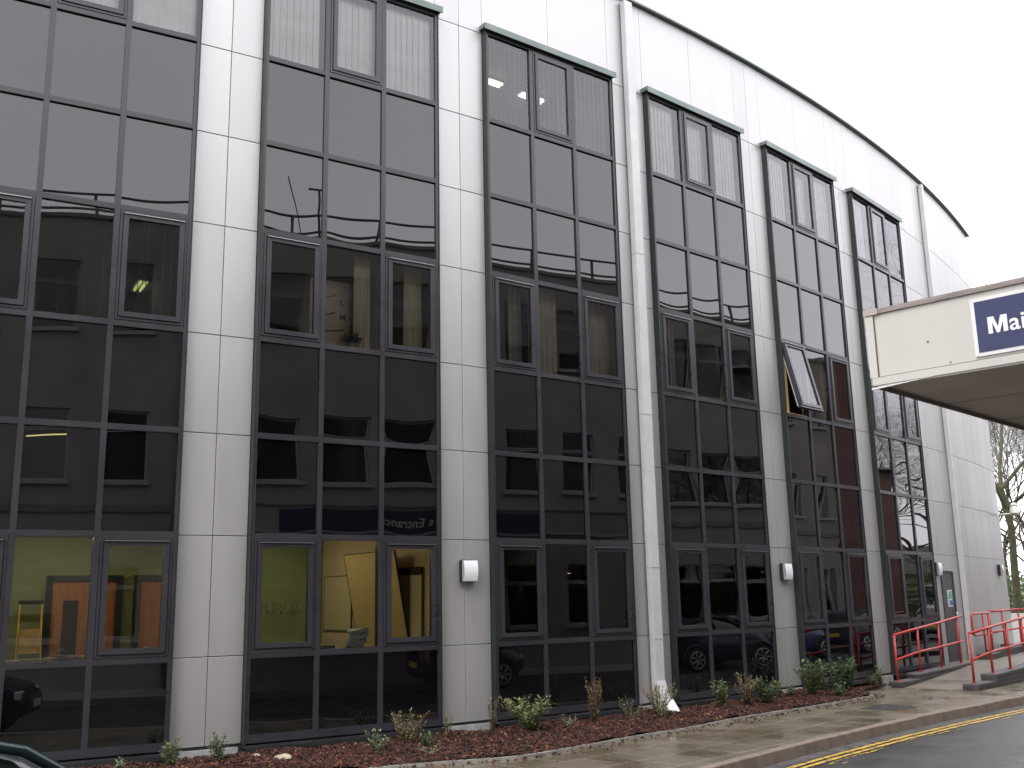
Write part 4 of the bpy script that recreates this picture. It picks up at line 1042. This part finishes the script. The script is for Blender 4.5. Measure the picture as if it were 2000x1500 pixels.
def car_parts(e, pm, rear_plate=True):
    mb = MB(); prof = []
    for (x, w, zs, zb, zr, cw) in ST:
        if zr is None: zr2, cw2, has = zb + .035, w * .78, False
        else: zr2, cw2, has = zr, cw, True
        half = [(w * .86, zs), (w * .985, zs + .10), (w, zs + (zb - zs) * .55), (w * .965, zb), (cw2 + .03 if has else w * .90, zr2 - (.05 if has else .012)), (cw2 * .80, zr2), (0, zr2 + .015)]
        prof.append([(x, -a, z) for a, z in half] + [(x, a, z) for a, z in reversed(half[:-1])])
    m_ = len(prof[0]); base = len(mb.v)
    for p in prof: mb.v += p
    for i in range(len(prof) - 1):
        cab = ST[i][4] is not None and ST[i + 1][4] is not None
        edge = (ST[i][4] is None) != (ST[i + 1][4] is None)
        for k in range(m_ - 1):
            mt = pm
            x0, x1 = ST[i][0], ST[i + 1][0]
            side = k in (3, m_ - 5)
            if cab and side and not (x0 == -.3 and False) and x0 < 1.0: mt = CGLASS
            if x0 == .45 and k in (4, 5, 6, 7): mt = CGLASS                       # windscreen
            if x0 in (-1.72,) and k in (4, 5, 6, 7): mt = CGLASS                  # rear window
            mb.f.append((base + i * m_ + k, base + i * m_ + k + 1, base + (i + 1) * m_ + k + 1, base + (i + 1) * m_ + k)); mb.m.append(mb.mi(mt)); mb.sm.append(True)
        mb.f.append((base + i * m_ + m_ - 1, base + i * m_, base + (i + 1) * m_, base + (i + 1) * m_ + m_ - 1)); mb.m.append(mb.mi(BLACKP)); mb.sm.append(False)
    mb.f.append(tuple(base + k for k in range(m_))); mb.m.append(mb.mi(pm)); mb.sm.append(False)
    mb.f.append(tuple(base + (len(prof) - 1) * m_ + k for k in range(m_ - 1, -1, -1))); mb.m.append(mb.mi(pm)); mb.sm.append(False)
    for sgn in (-1, 1):                                                             # pillars, wheel arches, handles
        mb.tube([(1.08, sgn * .80, .95), (.45, sgn * .645, 1.36), (.2, sgn * .625, 1.425), (-.9, sgn * .625, 1.435), (-1.45, sgn * .645, 1.34), (-1.75, sgn * .70, 1.08)], .028, pm, 6)
        mb.tube([(-.35, sgn * .83, .95), (-.42, sgn * .64, 1.42)], .03, BLACKP, 6)
        for wx in (-1.25, 1.33): mb.tube([(wx + .37 * math.cos(a), sgn * .838, .30 + .37 * math.sin(a)) for a in [R(-8 + 196 * q / 12) for q in range(13)]], .03, BLACKP, 6)
        for hx in (-.55, .35): mb.box((hx - .08, min(sgn * .852, sgn * .87), .80), (hx + .08, max(sgn * .852, sgn * .87), .825), STEEL)
    mb.build('body', e)
    for sgn in (-1, 1):
        mb = MB(); mb.box((.80, min(sgn * .86, sgn * 1.02), .93), (.90, max(sgn * .86, sgn * 1.02), 1.06), pm); mb.build('wing_mirror', e, .02)
        mb = MB(); mb.box((1.78, min(sgn * .45, sgn * .72), .58), (1.93, max(sgn * .45, sgn * .72), .72), LAMPC); mb.build('headlight', e, .03)
        mb = MB(); mb.box((-1.96, min(sgn * .52, sgn * .70), .66), (-1.84, max(sgn * .52, sgn * .70), .92), LAMPR); mb.build('tail_light', e, .02)
    mb = MB(); mb.box((-1.975, -.26, .50), (-1.955, .26, .61), PLATEY); mb.build('rear_plate', e)
    mb = MB(); mb.box((2.025, -.26, .44), (2.04, .26, .55), PLATEW); mb.build('front_plate', e)
    for wx in (-1.25, 1.33):
        for sgn in (-1, 1):
            w = MB(); w.tube([(wx, sgn * .67, .30), (wx, sgn * .70, .30), (wx, sgn * .84, .30), (wx, sgn * .865, .30)], [.25, .30, .30, .26], RUBBER, 24); wh = w.build('wheel', e)
            r_ = MB(); yy = sgn * .868
            for a in range(7):
                an = 2 * math.pi * a / 7
                r_.tube([(wx + .04 * math.cos(an), yy, .30 + .04 * math.sin(an)), (wx + .20 * math.cos(an), yy, .30 + .20 * math.sin(an))], [.03, .018], RIM, 6)
            r_.tube([(wx, yy - .01 * sgn, .30), (wx, yy + .012 * sgn, .30)], .055, RIM, 12)
            r_.tube([(wx + .205 * math.cos(2 * math.pi * q / 24), yy, .30 + .205 * math.sin(2 * math.pi * q / 24)) for q in range(25)], .018, RIM, 6, False); r_.build('rim', wh)
DB = paint('dark_blue', (.012, .018, .045)); car = car_base(21.6, 3.15, 'dark blue hatchback parked opposite the fourth glass strip', DB); car_parts(car, DB)
def car_copy(t, d, label, pm, rot=0.0):
    c = copy_tree(car); c.location = TD(t, d, Z_ROAD); c.rotation_euler = (0, 0, WANG + rot); c['label'] = label
    for ch in c.children:
        if ch.name.split('.')[0] in ('body', 'wing_mirror'):
            ch.data = ch.data.copy()
            for k, mt in enumerate(ch.data.materials):
                if mt == DB: ch.data.materials[k] = pm
    return c
car_copy(11.6, 2.9, 'black hatchback parked in the shade under the canopy', paint('black', (.012, .012, .014)))
car_copy(27.6, 3.1, 'mid blue hatchback parked opposite the fifth glass strip', paint('blue', (.05, .065, .19)))
car_copy(33.2, 3.0, 'slate blue hatchback parked ahead of the mid blue one', paint('slate', (.06, .07, .10)))
car_copy(39.6, 3.0, 'silver hatchback with yellow rear plate at the far end of the row', paint('silver', (.45, .46, .47)))
car_copy(44.5, 4.6, 'pale grey hatchback farthest along the parked row', paint('grey', (.30, .31, .32)))
NEARC = car_copy(-.74, 7.27, 'dark teal car at the bottom left corner, windscreen pillar in view', paint('teal', (.008, .022, .026)))

# ------------------------------------------------------------------ bare trees
def grow(mb, p, d, L, r, lev, mt, rr, spread, out=None):
    k = 3; pts, rads = [p.copy()], [r]
    q = p.copy(); dd = d.copy()
    for i in range(k):
        dd = (dd + Vector((rr.gauss(0, .13), rr.gauss(0, .13), rr.gauss(0.02, .10)))).normalized(); q = q + dd * (L / k); pts.append(q.copy()); rads.append(r * (1 - .32 * (i + 1) / k))
    mb.tube(pts, rads, mt, 7 if lev > 4 else (5 if lev > 2 else 3), False)
    if out is not None and lev >= 3: out.append((pts, rads))
    if lev == 0: return
    nb_ = 4 if lev in (4, 5) else (3 if lev > 2 else 5)
    for b in range(nb_):
        a = rr.uniform(0, 6.28); sp_ = rr.uniform(.35, 1.0) * spread
        ax = dd.orthogonal().normalized(); ax = Matrix.Rotation(a, 3, dd) @ ax
        nd = (Matrix.Rotation(sp_, 3, ax) @ dd); nd.z += .06; nd.normalize()
        st = pts[-1] if b < 2 else pts[-1 - (b % 2) - 1].lerp(pts[-1], rr.random())
        grow(mb, st, nd, L * rr.uniform(.62, .84), rads[-1] * rr.uniform(.6, .82), lev - 1, mt, rr, spread, out)
def bare_tree(loc, h, seed, label, mt, levels=6, ivy=0, lean=0.0, sc=1.0):
    rr = random.Random(seed); e = empty('bare_tree', loc); tag(e, label, 'tree', 'bare winter trees')
    tr = MB(); q = Vector((0, 0, -.3)); pts, rads = [], []
    for i in range(5):
        pts.append(Vector((lean * i / 4 * h * .3 + rr.gauss(0, .08), rr.gauss(0, .08), -.3 + i / 4 * h * .30))); rads.append(h * (.0078 - .002 * i / 4))
    tr.tube(pts, rads, mt, 10, False); tr.build('trunk', e)
    cr = MB(); skel = []
    for b in range(5):
        a = 6.28 * b / 5 + rr.uniform(-.4, .4); el = rr.uniform(.5, 1.15)
        st = pts[-1] if b < 3 else pts[-2].lerp(pts[-1], .5)
        grow(cr, st, Vector((math.cos(a) * math.cos(el), math.sin(a) * math.cos(el), math.sin(el))), h * .23, rads[-1] * .66, levels - 1, mt, rr, .62, skel)
    cr.build('crown', e)
    if ivy:
        iv = MB(); mats_ = [LEAF['dark'], mat('moss', (.075, .075, .03), .9)]
        for k in range(ivy):
            pp, rd = rr.choice(skel + [(pts, rads)] * max(1, len(skel) // 6)); i = rr.randrange(len(pp) - 1); c = pp[i].lerp(pp[i + 1], rr.random()) + Vector((rr.gauss(0, 1), rr.gauss(0, 1), rr.gauss(0, 1))).normalized() * (rd[i] + rr.random() * .12)
            L = rr.uniform(.025, .06); a = Vector((rr.gauss(0, 1), rr.gauss(0, 1), rr.gauss(0, 1))).normalized() * L; b = a.orthogonal().normalized() * L * .7
            iv.face([c - a, c + b, c + a, c - b], rr.choice(mats_))
        iv.build('ivy', e)
    return e
bare_tree((19.7, 41.0, -.3), 20.5, 3, 'mossy bare tree at the far end of the silver wall', BARKG, 7, 2600, -.05)
t2 = bare_tree((28.0, 56.0, -.3), 17, 11, 'bare tree beyond the canopy, farther off', BARK, 7, 1500)
for k, (x, y, rz, sc, lab) in enumerate(((25.5, 57.0, 1.2, .95, 'bare tree seen between the mossy tree and the wall'), (50, 44, 2.2, .9, 'bare tree past the brick house, left'), (56, 52, 3.9, 1.05, 'bare tree past the brick house, tall one'), (63, 47, 5.0, .85, 'bare tree past the brick house, small one'), (47, 56, .4, 1.0, 'bare tree past the brick house, nearest the road'), (23.5, 47.5, 2.9, .8, 'bare tree close behind the mossy one'), (31, 66, .9, 1.1, 'tall bare tree on the grassy bank'), (70, 60, 1.9, 1.1, 'bare tree far past the brick house, tallest'), (60, 66, 4.4, 1.0, 'bare tree far past the brick house, widest'), (53.5, 36.5, 5.5, .8, 'bare tree tucked behind the brick house'), (58, 33, 2.5, .95, 'bare tree behind the brick house, farther back'), (22.6, 49.5, 4.1, .62, 'short bare tree just right of the mossy trunk'), (26.3, 53.5, 5.4, .75, 'bare tree filling the gap under the canopy edge'), (25.2, 63, .2, .9, 'distant bare tree on the bank, seen over the white wall'))):
    c = copy_tree(t2); c.location = (x, y, -.3); c.rotation_euler = (0, 0, rz); c.scale = (sc, sc, sc); c['label'] = lab
for k, (d0, lab) in enumerate(((-31, 'low brick terrace house at the street end, first of its row'), (-21.5, 'low brick terrace house at the street end, second of its row'), (-12, 'low brick terrace house at the street end, third of its row'), (-2.5, 'low brick terrace house at the street end, fourth of its row'), (7.0, 'low brick terrace house at the street end, fifth of its row'), (16.5, 'low brick terrace house at the street end, last of its row'))):
    w0 = 9.0; fh = empty('terrace_house', TD(70, d0, 0), WANG); tag(fh, lab, 'house', 'terrace houses closing the street')
    mb = MB(); mb.box((0, 0, -.4), (8, w0, 2.9), BRICKR); mb.build('wall', fh)
    mb = MB(); mb.face([(-.3, 0, 2.91), (-.3, w0, 2.91), (4, w0, 5.0), (4, 0, 5.0)], SLATE); mb.face([(8.3, 0, 2.91), (4, 0, 5.0), (4, w0, 5.0), (8.3, w0, 2.91)], SLATE); mb.face([(-.3, 0, 2.91), (4, 0, 5.0), (8.3, 0, 2.91)], SLATE); mb.face([(-.3, w0, 2.91), (8.3, w0, 2.91), (4, w0, 5.0)], SLATE); mb.build('roof', fh)
    for yy in (1.0, 4.1, 6.6):
        w_ = MB(); w_.box((-.05, yy, .8), (-.0005, yy + 1.3, 2.15), WHITEP); w_ = w_.build('window', fh)
        g = MB(); g.box((-.056, yy + .08, .88), (-.0505, yy + 1.22, 2.07), mat('dark_pane', (.02, .02, .022), .05)); g.build('pane', w_)
hd = MB()
for k in range(15000):
    t_, z_ = rng.uniform(0, 1), rng.random() ** 1.3; p = TD(57 + 5 * math.sin(t_ * 9) + rng.gauss(0, .6), -24 + 60 * t_ + rng.gauss(0, .5), -.3 + 3.4 * z_ * (1 + .2 * math.sin(t_ * 23)))
    p = Vector(p); a = Vector((rng.gauss(0, 1), rng.gauss(0, 1), rng.gauss(0, 1))).normalized() * rng.uniform(.10, .24); b = a.orthogonal().normalized() * rng.uniform(.06, .16)
    hd.face([p - a, p + b, p + a, p - b], LEAF[rng.choice(('dark', 'dark', 'olive'))])
tag(hd.build('hedge'), 'dark unclipped hedge at the street end in front of the bank', 'hedge')
# grassy bank, hedge and low white wall at the far right
mb = MB(); mb.grid(lambda u, v: (14 + 60 * u, 62 + 16 * v + 4 * math.sin(u * 7), -.36 + 2.6 * v * (1 + .2 * math.sin(u * 9))), 30, 6, mat('grass_bank', (.12, .14, .04), .95, noise=.4, nscale=.8)); struct(mb.build('grass_bank'))
mb = MB(); a, b = Vector((16.4, 35.6)), Vector((24, 34.2)); mb.hexa([(a.x, a.y, -.4), (b.x, b.y, -.4), (b.x + .05, b.y + .25, -.4), (a.x + .05, a.y + .25, -.4), (a.x, a.y, .86), (b.x, b.y, .86), (b.x + .05, b.y + .25, .86), (a.x + .05, a.y + .25, .86)], WHITEP)
tag(mb.build('garden_wall'), 'low white rendered wall behind the red rails at the right edge', 'wall')

# ------------------------------------------------------------------ things inside the rooms
def in_bay(i, x, y, z, name, label, cat, group=None):
    w = BW(i, x, y, z); e = empty(name, w, bays[i][2]); tag(e, label, cat, group); return e
def blind(i, c, z0, z1, label, mt, openness, n=10, y=.055):
    W = bays[i][1]; x0, x1 = W / 3 * c + .06, W / 3 * (c + 1) - .06
    e = in_bay(i, x0, y, z0, 'vertical_blind', label, 'blind', 'vertical blinds behind the glass')
    L = x1 - x0; sl = MB(); n = int(L / .089)
    for k in range(n):
        xc = .0445 + k * L / n; a = openness + rng.uniform(-.06, .06); dx, dy = .052 * math.cos(a), .052 * math.sin(a)
        sl.face([(xc - dx, -dy, 0), (xc, .006, 0), (xc, .006, z1 - z0), (xc - dx, -dy, z1 - z0)], mt); sl.face([(xc, .006, 0), (xc + dx, dy, 0), (xc + dx, dy, z1 - z0), (xc, .006, z1 - z0)], mt)
    sl.build('slats', e); hd = MB(); hd.box((0, -.02, z1 - z0 + .002), (L, .02, z1 - z0 + .04), WHITEP); hd.build('head_rail', e)
TOPZ = (ROW[7] + .05, ROW[8] - .06)
pos3 = ('left', 'middle', 'right')
for c in range(3):
    blind(0, c, *TOPZ, 'closed pale vertical blind, %s pane atop the leftmost glass strip' % pos3[c], BLIND, .13)
    blind(1, c, *TOPZ, 'closed pale vertical blind, %s pane atop the second glass strip' % pos3[c], BLIND, .16)
    blind(2, c, *TOPZ, 'half-open vertical blind, %s pane atop the third glass strip' % pos3[c], BLIND, 1.0)
    blind(0, c, ROW[4] + .06, ROW[5] - .05, 'turned-open brown slat blind, %s first-floor pane of the leftmost strip' % pos3[c], BLIND2, 1.5)
for i in (3, 4, 5):
    for c in range(3):
        if (i, c) == (5, 2): continue
        blind(i, c, *TOPZ, 'plain pale blind, %s top pane of the %s glass strip' % (pos3[c], ('fourth', 'fifth', 'sixth')[i - 3]), BLIND, .12)
def curtain(i, x0, x1, z0, z1, label, y=.18, mt=CURTAIN, folds=None):
    e = in_bay(i, x0, y, z0, 'curtain', label, 'curtain', 'curtains behind the glass'); mb = MB(); L = x1 - x0; k = folds or L / .11
    ph = rng.uniform(0, 6)
    mb.grid(lambda u, v: (L * u, .028 * math.sin(u * k * 6.28 + ph + .4 * math.sin(v * 3)) * (.5 + .5 * (1 - v)), (z1 - z0) * v), int(L / .012) + 8, 8, mt); mb.build('cloth', e)
W = bays[2][1]; FZ = (ROW[4] + .04, ROW[5] - .03)
curtain(2, W / 3 + .05, W * .56, *FZ, 'beige curtain in the middle first-floor pane, third strip')
curtain(2, W * .70, W - .08, *FZ, 'beige curtain across the right first-floor pane, third strip')
curtain(2, W * .20, W * .29, *FZ, 'narrow pale curtain in the left first-floor pane, third strip', mt=mat('curtain_green', (.30, .34, .28), .85))
curtain(1, W * .55, W * .64, *FZ, 'cream curtain beside the pot plant', mt=mat('curtain_cream', (.50, .45, .32), .85))
curtain(1, W * .84, W * .94, *FZ, 'cream curtain in the right first-floor sash, second strip', mt=MATS['curtain_cream'])
curtain(3, W * .70, W * .84, *FZ, 'tan curtain in the right first-floor sash, fourth strip', mt=mat('curtain_tan', (.50, .33, .16), .85))
curtain(3, W * .20, W * .27, *FZ, 'grey curtain in the left first-floor sash, fourth strip', mt=mat('curtain_grey', (.30, .29, .27), .85))
curtain(4, W * .42, W * .52, *FZ, 'grey-white curtain beside the open sash, fifth strip', mt=MATS['curtain_grey'])
curtain(4, W * .70, W * .96, *FZ, 'tan curtain in the right first-floor sash, fifth strip', mt=MATS['curtain_tan'])
# pot plant on the first-floor sill
e = in_bay(1, W * .53, .14, ROW[4] + .04, 'pot_plant', 'small dark leafy pot plant on the first-floor sill', 'plant'); mb = MB(); mb.tube([(0, 0, 0), (0, 0, .10)], [.045, .06], CONC, 12); mb.build('pot', e)
mb = MB()
for k in range(160):
    a, el, L = rng.uniform(0, 6.28), rng.uniform(.1, 1.3), rng.uniform(.05, .17); d = Vector((math.cos(a) * math.cos(el), math.sin(a) * math.cos(el), math.sin(el) * .8)); c = Vector((0, 0, .12)) + d * L; s_ = d.orthogonal().normalized() * .018
    mb.face([c - d * .03, c + s_, c + d * .04, c - s_], LEAF['dark'])
mb.build('foliage', e)
# inner window boards
SILLW = mat('inner_sill', (.62, .58, .48), .6)
for i in range(6):
    mb = MB(); W = bays[i][1]
    for z in (ROW[1] + .005, ROW[4] + .005): mb.box((.06, .025, z), (W - .06, .26, z + .025), SILLW)
    o = mb.build('inner_sill'); 
    o.parent = bays[i][0]
W = bays[0][1]
def papers(i, x, label, n):
    e = in_bay(i, x, .10, ROW[1] + .031, 'paper_pile', label, 'papers'); mb = MB()
    for k in range(n):
        a, x_, y_ = rng.uniform(-.5, .5), rng.uniform(-.10, .10), rng.uniform(-.01, .03); M_ = Matrix.Translation((x_, y_, .008 * k + .004)) @ Matrix.Rotation(a, 4, 'Z') @ Matrix.Rotation(rng.uniform(-.05, .05), 4, 'Y')
        mb.hexa([M_ @ Vector(p) for p in ((-.15, -.05, -.003), (.15, -.05, -.003), (.15, .08, -.003), (-.15, .08, -.003), (-.15, -.05, .003), (.15, -.05, .003), (.15, .08, .003), (-.15, .08, .003))], WHITEP)
    mb.build('sheets', e)
papers(0, W * .58, 'loose white papers on the sill below the orange door', 7)
papers(0, W * .43, 'thin white papers on the sill below the stepladder', 3)
# stepladder-like chair leaning in the green room
x, y = P(-2.06, -4.3); e = empty('step_stool', (x, y, .02), theta(-2.06)); tag(e, 'yellow-edged folding step stool against the green wall', 'step stool')
mb = MB(); YT = mat('yellow_frame', (.60, .40, .08), .5)
for sx in (-.15, .15): mb.tube([(sx * 1.2, -.25, 0), (sx, .05, 1.72)], .014, YT, 6)
mb.tube([(-.17, .05, 1.72), (.17, .05, 1.72)], .03, DFRAME, 6); mb.build('frame', e)
mb = MB(); mb.box((-.14, -.12, .98), (.14, -.10, 1.33), mat('step_board', (.52, .36, .18), .7, noise=.2, nscale=8)); mb.build('seat_board', e)
# notice/clock at the left edge
# whiteboards leaning on the yellow partition at the right of the second room
sP = mid(1); xP, yP = P(sP); tP = theta(sP)
def on_partition(q, z, name, label, cat):       # q metres inwards from the glass line along the partition, local x inwards, local y away from wall (-s side)
    d = (math.cos(tP), math.sin(tP)); nn = (math.sin(tP), -math.cos(tP))
    e = empty(name, (xP - d[0] * .052 - nn[0] * q, yP - d[1] * .052 - nn[1] * q, z), tP + math.pi / 2); tag(e, label, cat); return e
BOARD = mat('cream_board', (.66, .58, .36), .4)
e = on_partition(3.42, 1.19, 'whiteboard', 'cream whiteboard with thin dark frame on the yellow wall', 'whiteboard')
mb = MB(); mb.box((0, .004, 0), (1.04, .025, .89), BOARD); mb.build('board', e); mb = MB(); ring(mb, -.012, 1.052, -.012, .902, .011, .003, .03, DFRAME); mb.build('frame', e)
e = on_partition(1.39, .95, 'tilted_screen', 'large tan board tilted forward from the yellow wall', 'board')
M_ = Matrix.Rotation(R(-10.5), 4, 'X'); TB = lambda a, b, c: M_ @ Vector((a, b, c))
mb = MB(); mb.box((0, .035, 0), (1.69, .055, 1.48), mat('tan_board', (.62, .48, .21), .6), TB); mb.build('board', e)
mb = MB(); ring(mb, -.012, 1.702, -.012, 1.492, .011, .03, .06, DFRAME)
for k, v in enumerate(mb.v): mb.v[k] = tuple(TB(*v))
mb.build('edge_trim', e)
e = on_partition(1.05, 1.08, 'flip_chart', 'pale flip chart with a dark top bar by the right sash', 'flip chart')
mb = MB(); mb.box((0, .03, 0), (.64, .05, .94), BOARD); mb.build('pad', e); mb = MB(); mb.box((-.01, .028, .96), (.65, .07, 1.06), DFRAME); mb.build('clamp_bar', e); mb = MB(); mb.box((-.01, .028, -.03), (.65, .06, -.001), DFRAME); mb.build('tray', e)
# coat hooks on the green back wall
x, y = P(2.25, -RD + .001); e = empty('coat_hooks', (x, y, 1.58), theta(2.25)); tag(e, 'row of seven small coat hooks on the green wall', 'coat hooks')
mb = MB()
for k in range(7): mb.tube([(-.36 + k * .12, -.004, .07), (-.36 + k * .12, -.05, .02), (-.36 + k * .12, -.055, -.06), (-.36 + k * .12, -.02, -.09)], .012, STEEL, 5)
mb.build('hooks', e)
# pale blue folded cloth on the sill
W = bays[1][1]
e = in_bay(1, W * .56, .13, ROW[1] + .031, 'folded_cloth', 'crumpled pale blue cloth on the sill of the yellow room', 'cloth'); mb = MB(); CL = mat('pale_blue_cloth', (.66, .78, .82), .8, noise=.1, nscale=10)
for k in range(4):
    zz, sh, an = .055 * k, .018 * k, R(6 - 5 * k)
    def cf(u, v, k=k, zz=zz, sh=sh, an=an):
        a = u * 6.2832; ca, sa = math.cos(a), math.sin(a); q = (abs(ca) ** 6 + abs(sa) ** 6) ** (-1 / 6)
        pr = math.sin(v * math.pi); r = .135 * (.86 + .14 * pr) * (1 + .03 * math.sin(5 * a + k))
        x_, y_ = rot2(r * q * ca, r * q * sa * .55, an)
        return (x_ + sh + .03 * math.sin(k), y_, zz + .055 * v + .018 * math.sin(a * 2 + k) + .07 * (x_ + .14) * (k > 1))
    mb.grid(cf, 36, 6, CL); mb.face([cf(q / 36, 1.0) for q in range(36)], CL, True)
mb.build('cloth', e)
e = in_bay(1, W * .375, .12, ROW[1] + .031, 'black_case', 'flat black case on the sill at the left of the middle pane', 'case'); mb = MB(); mb.box((0, 0, 0), (.23, .10, .035), BLACKP); mb.box((.02, -.002, .014), (.21, -.0005, .02), STEEL); mb.build('case_body', e, .008)

# board with a few painted letters standing behind the middle first-floor pane
W = bays[1][1]
e = in_bay(1, W * .36, .55, ROW[4] + .10, 'poster_board', 'beige board with dark letters behind the middle first-floor pane', 'poster')
mb = MB(); mb.box((0, 0, 0), (.62, .02, 1.05), mat('poster_beige', (.42, .36, .25), .8, noise=.06, nscale=4)); mb.build('board', e)
mb = MB(); INK = mat('poster_ink', (.05, .045, .04), .8)
for (xa, za, L_) in ((.04, .66, .16), (.22, .78, .18), (.04, .44, .15), (.22, .52, .16), (.22, .28, .30)):
    c_ = Vector((xa, -.004, za)); mb.hexa([c_, c_ + Vector((L_, 0, .05)), c_ + Vector((L_, .003, .05)), c_ + Vector((0, .003, 0)), c_ + Vector((0, 0, .022)), c_ + Vector((L_, 0, .072)), c_ + Vector((L_, .003, .072)), c_ + Vector((0, .003, .022))], INK)
mb.build('ruled_mark', e)
text_mesh('L', .13, 'lettering', INK, e, (.46, -.004, .70), (R(90), 0, 0), .01)
text_mesh('M', .13, 'lettering', INK, e, (.45, -.004, .48), (R(90), 0, 0), .01)

x, y = P(-2.72, -RD + .001); e = empty('wall_clock', (x, y, 2.12), theta(-2.72)); tag(e, 'round cream wall clock on the green wall at the left edge', 'clock')
mb = MB(); mb.tube([(0, -.002, 0), (0, -.04, 0)], .15, mat('clock_rim', (.30, .26, .18), .5), 24); mb.build('case', e)
mb = MB(); mb.tube([(0, -.0405, 0), (0, -.043, 0)], .135, BOARD, 24); mb.box((-.006, -.046, 0), (.006, -.0435, .09), INK); mb.box((0, -.046, -.006), (.06, -.0435, .006), INK); mb.build('dial', e)
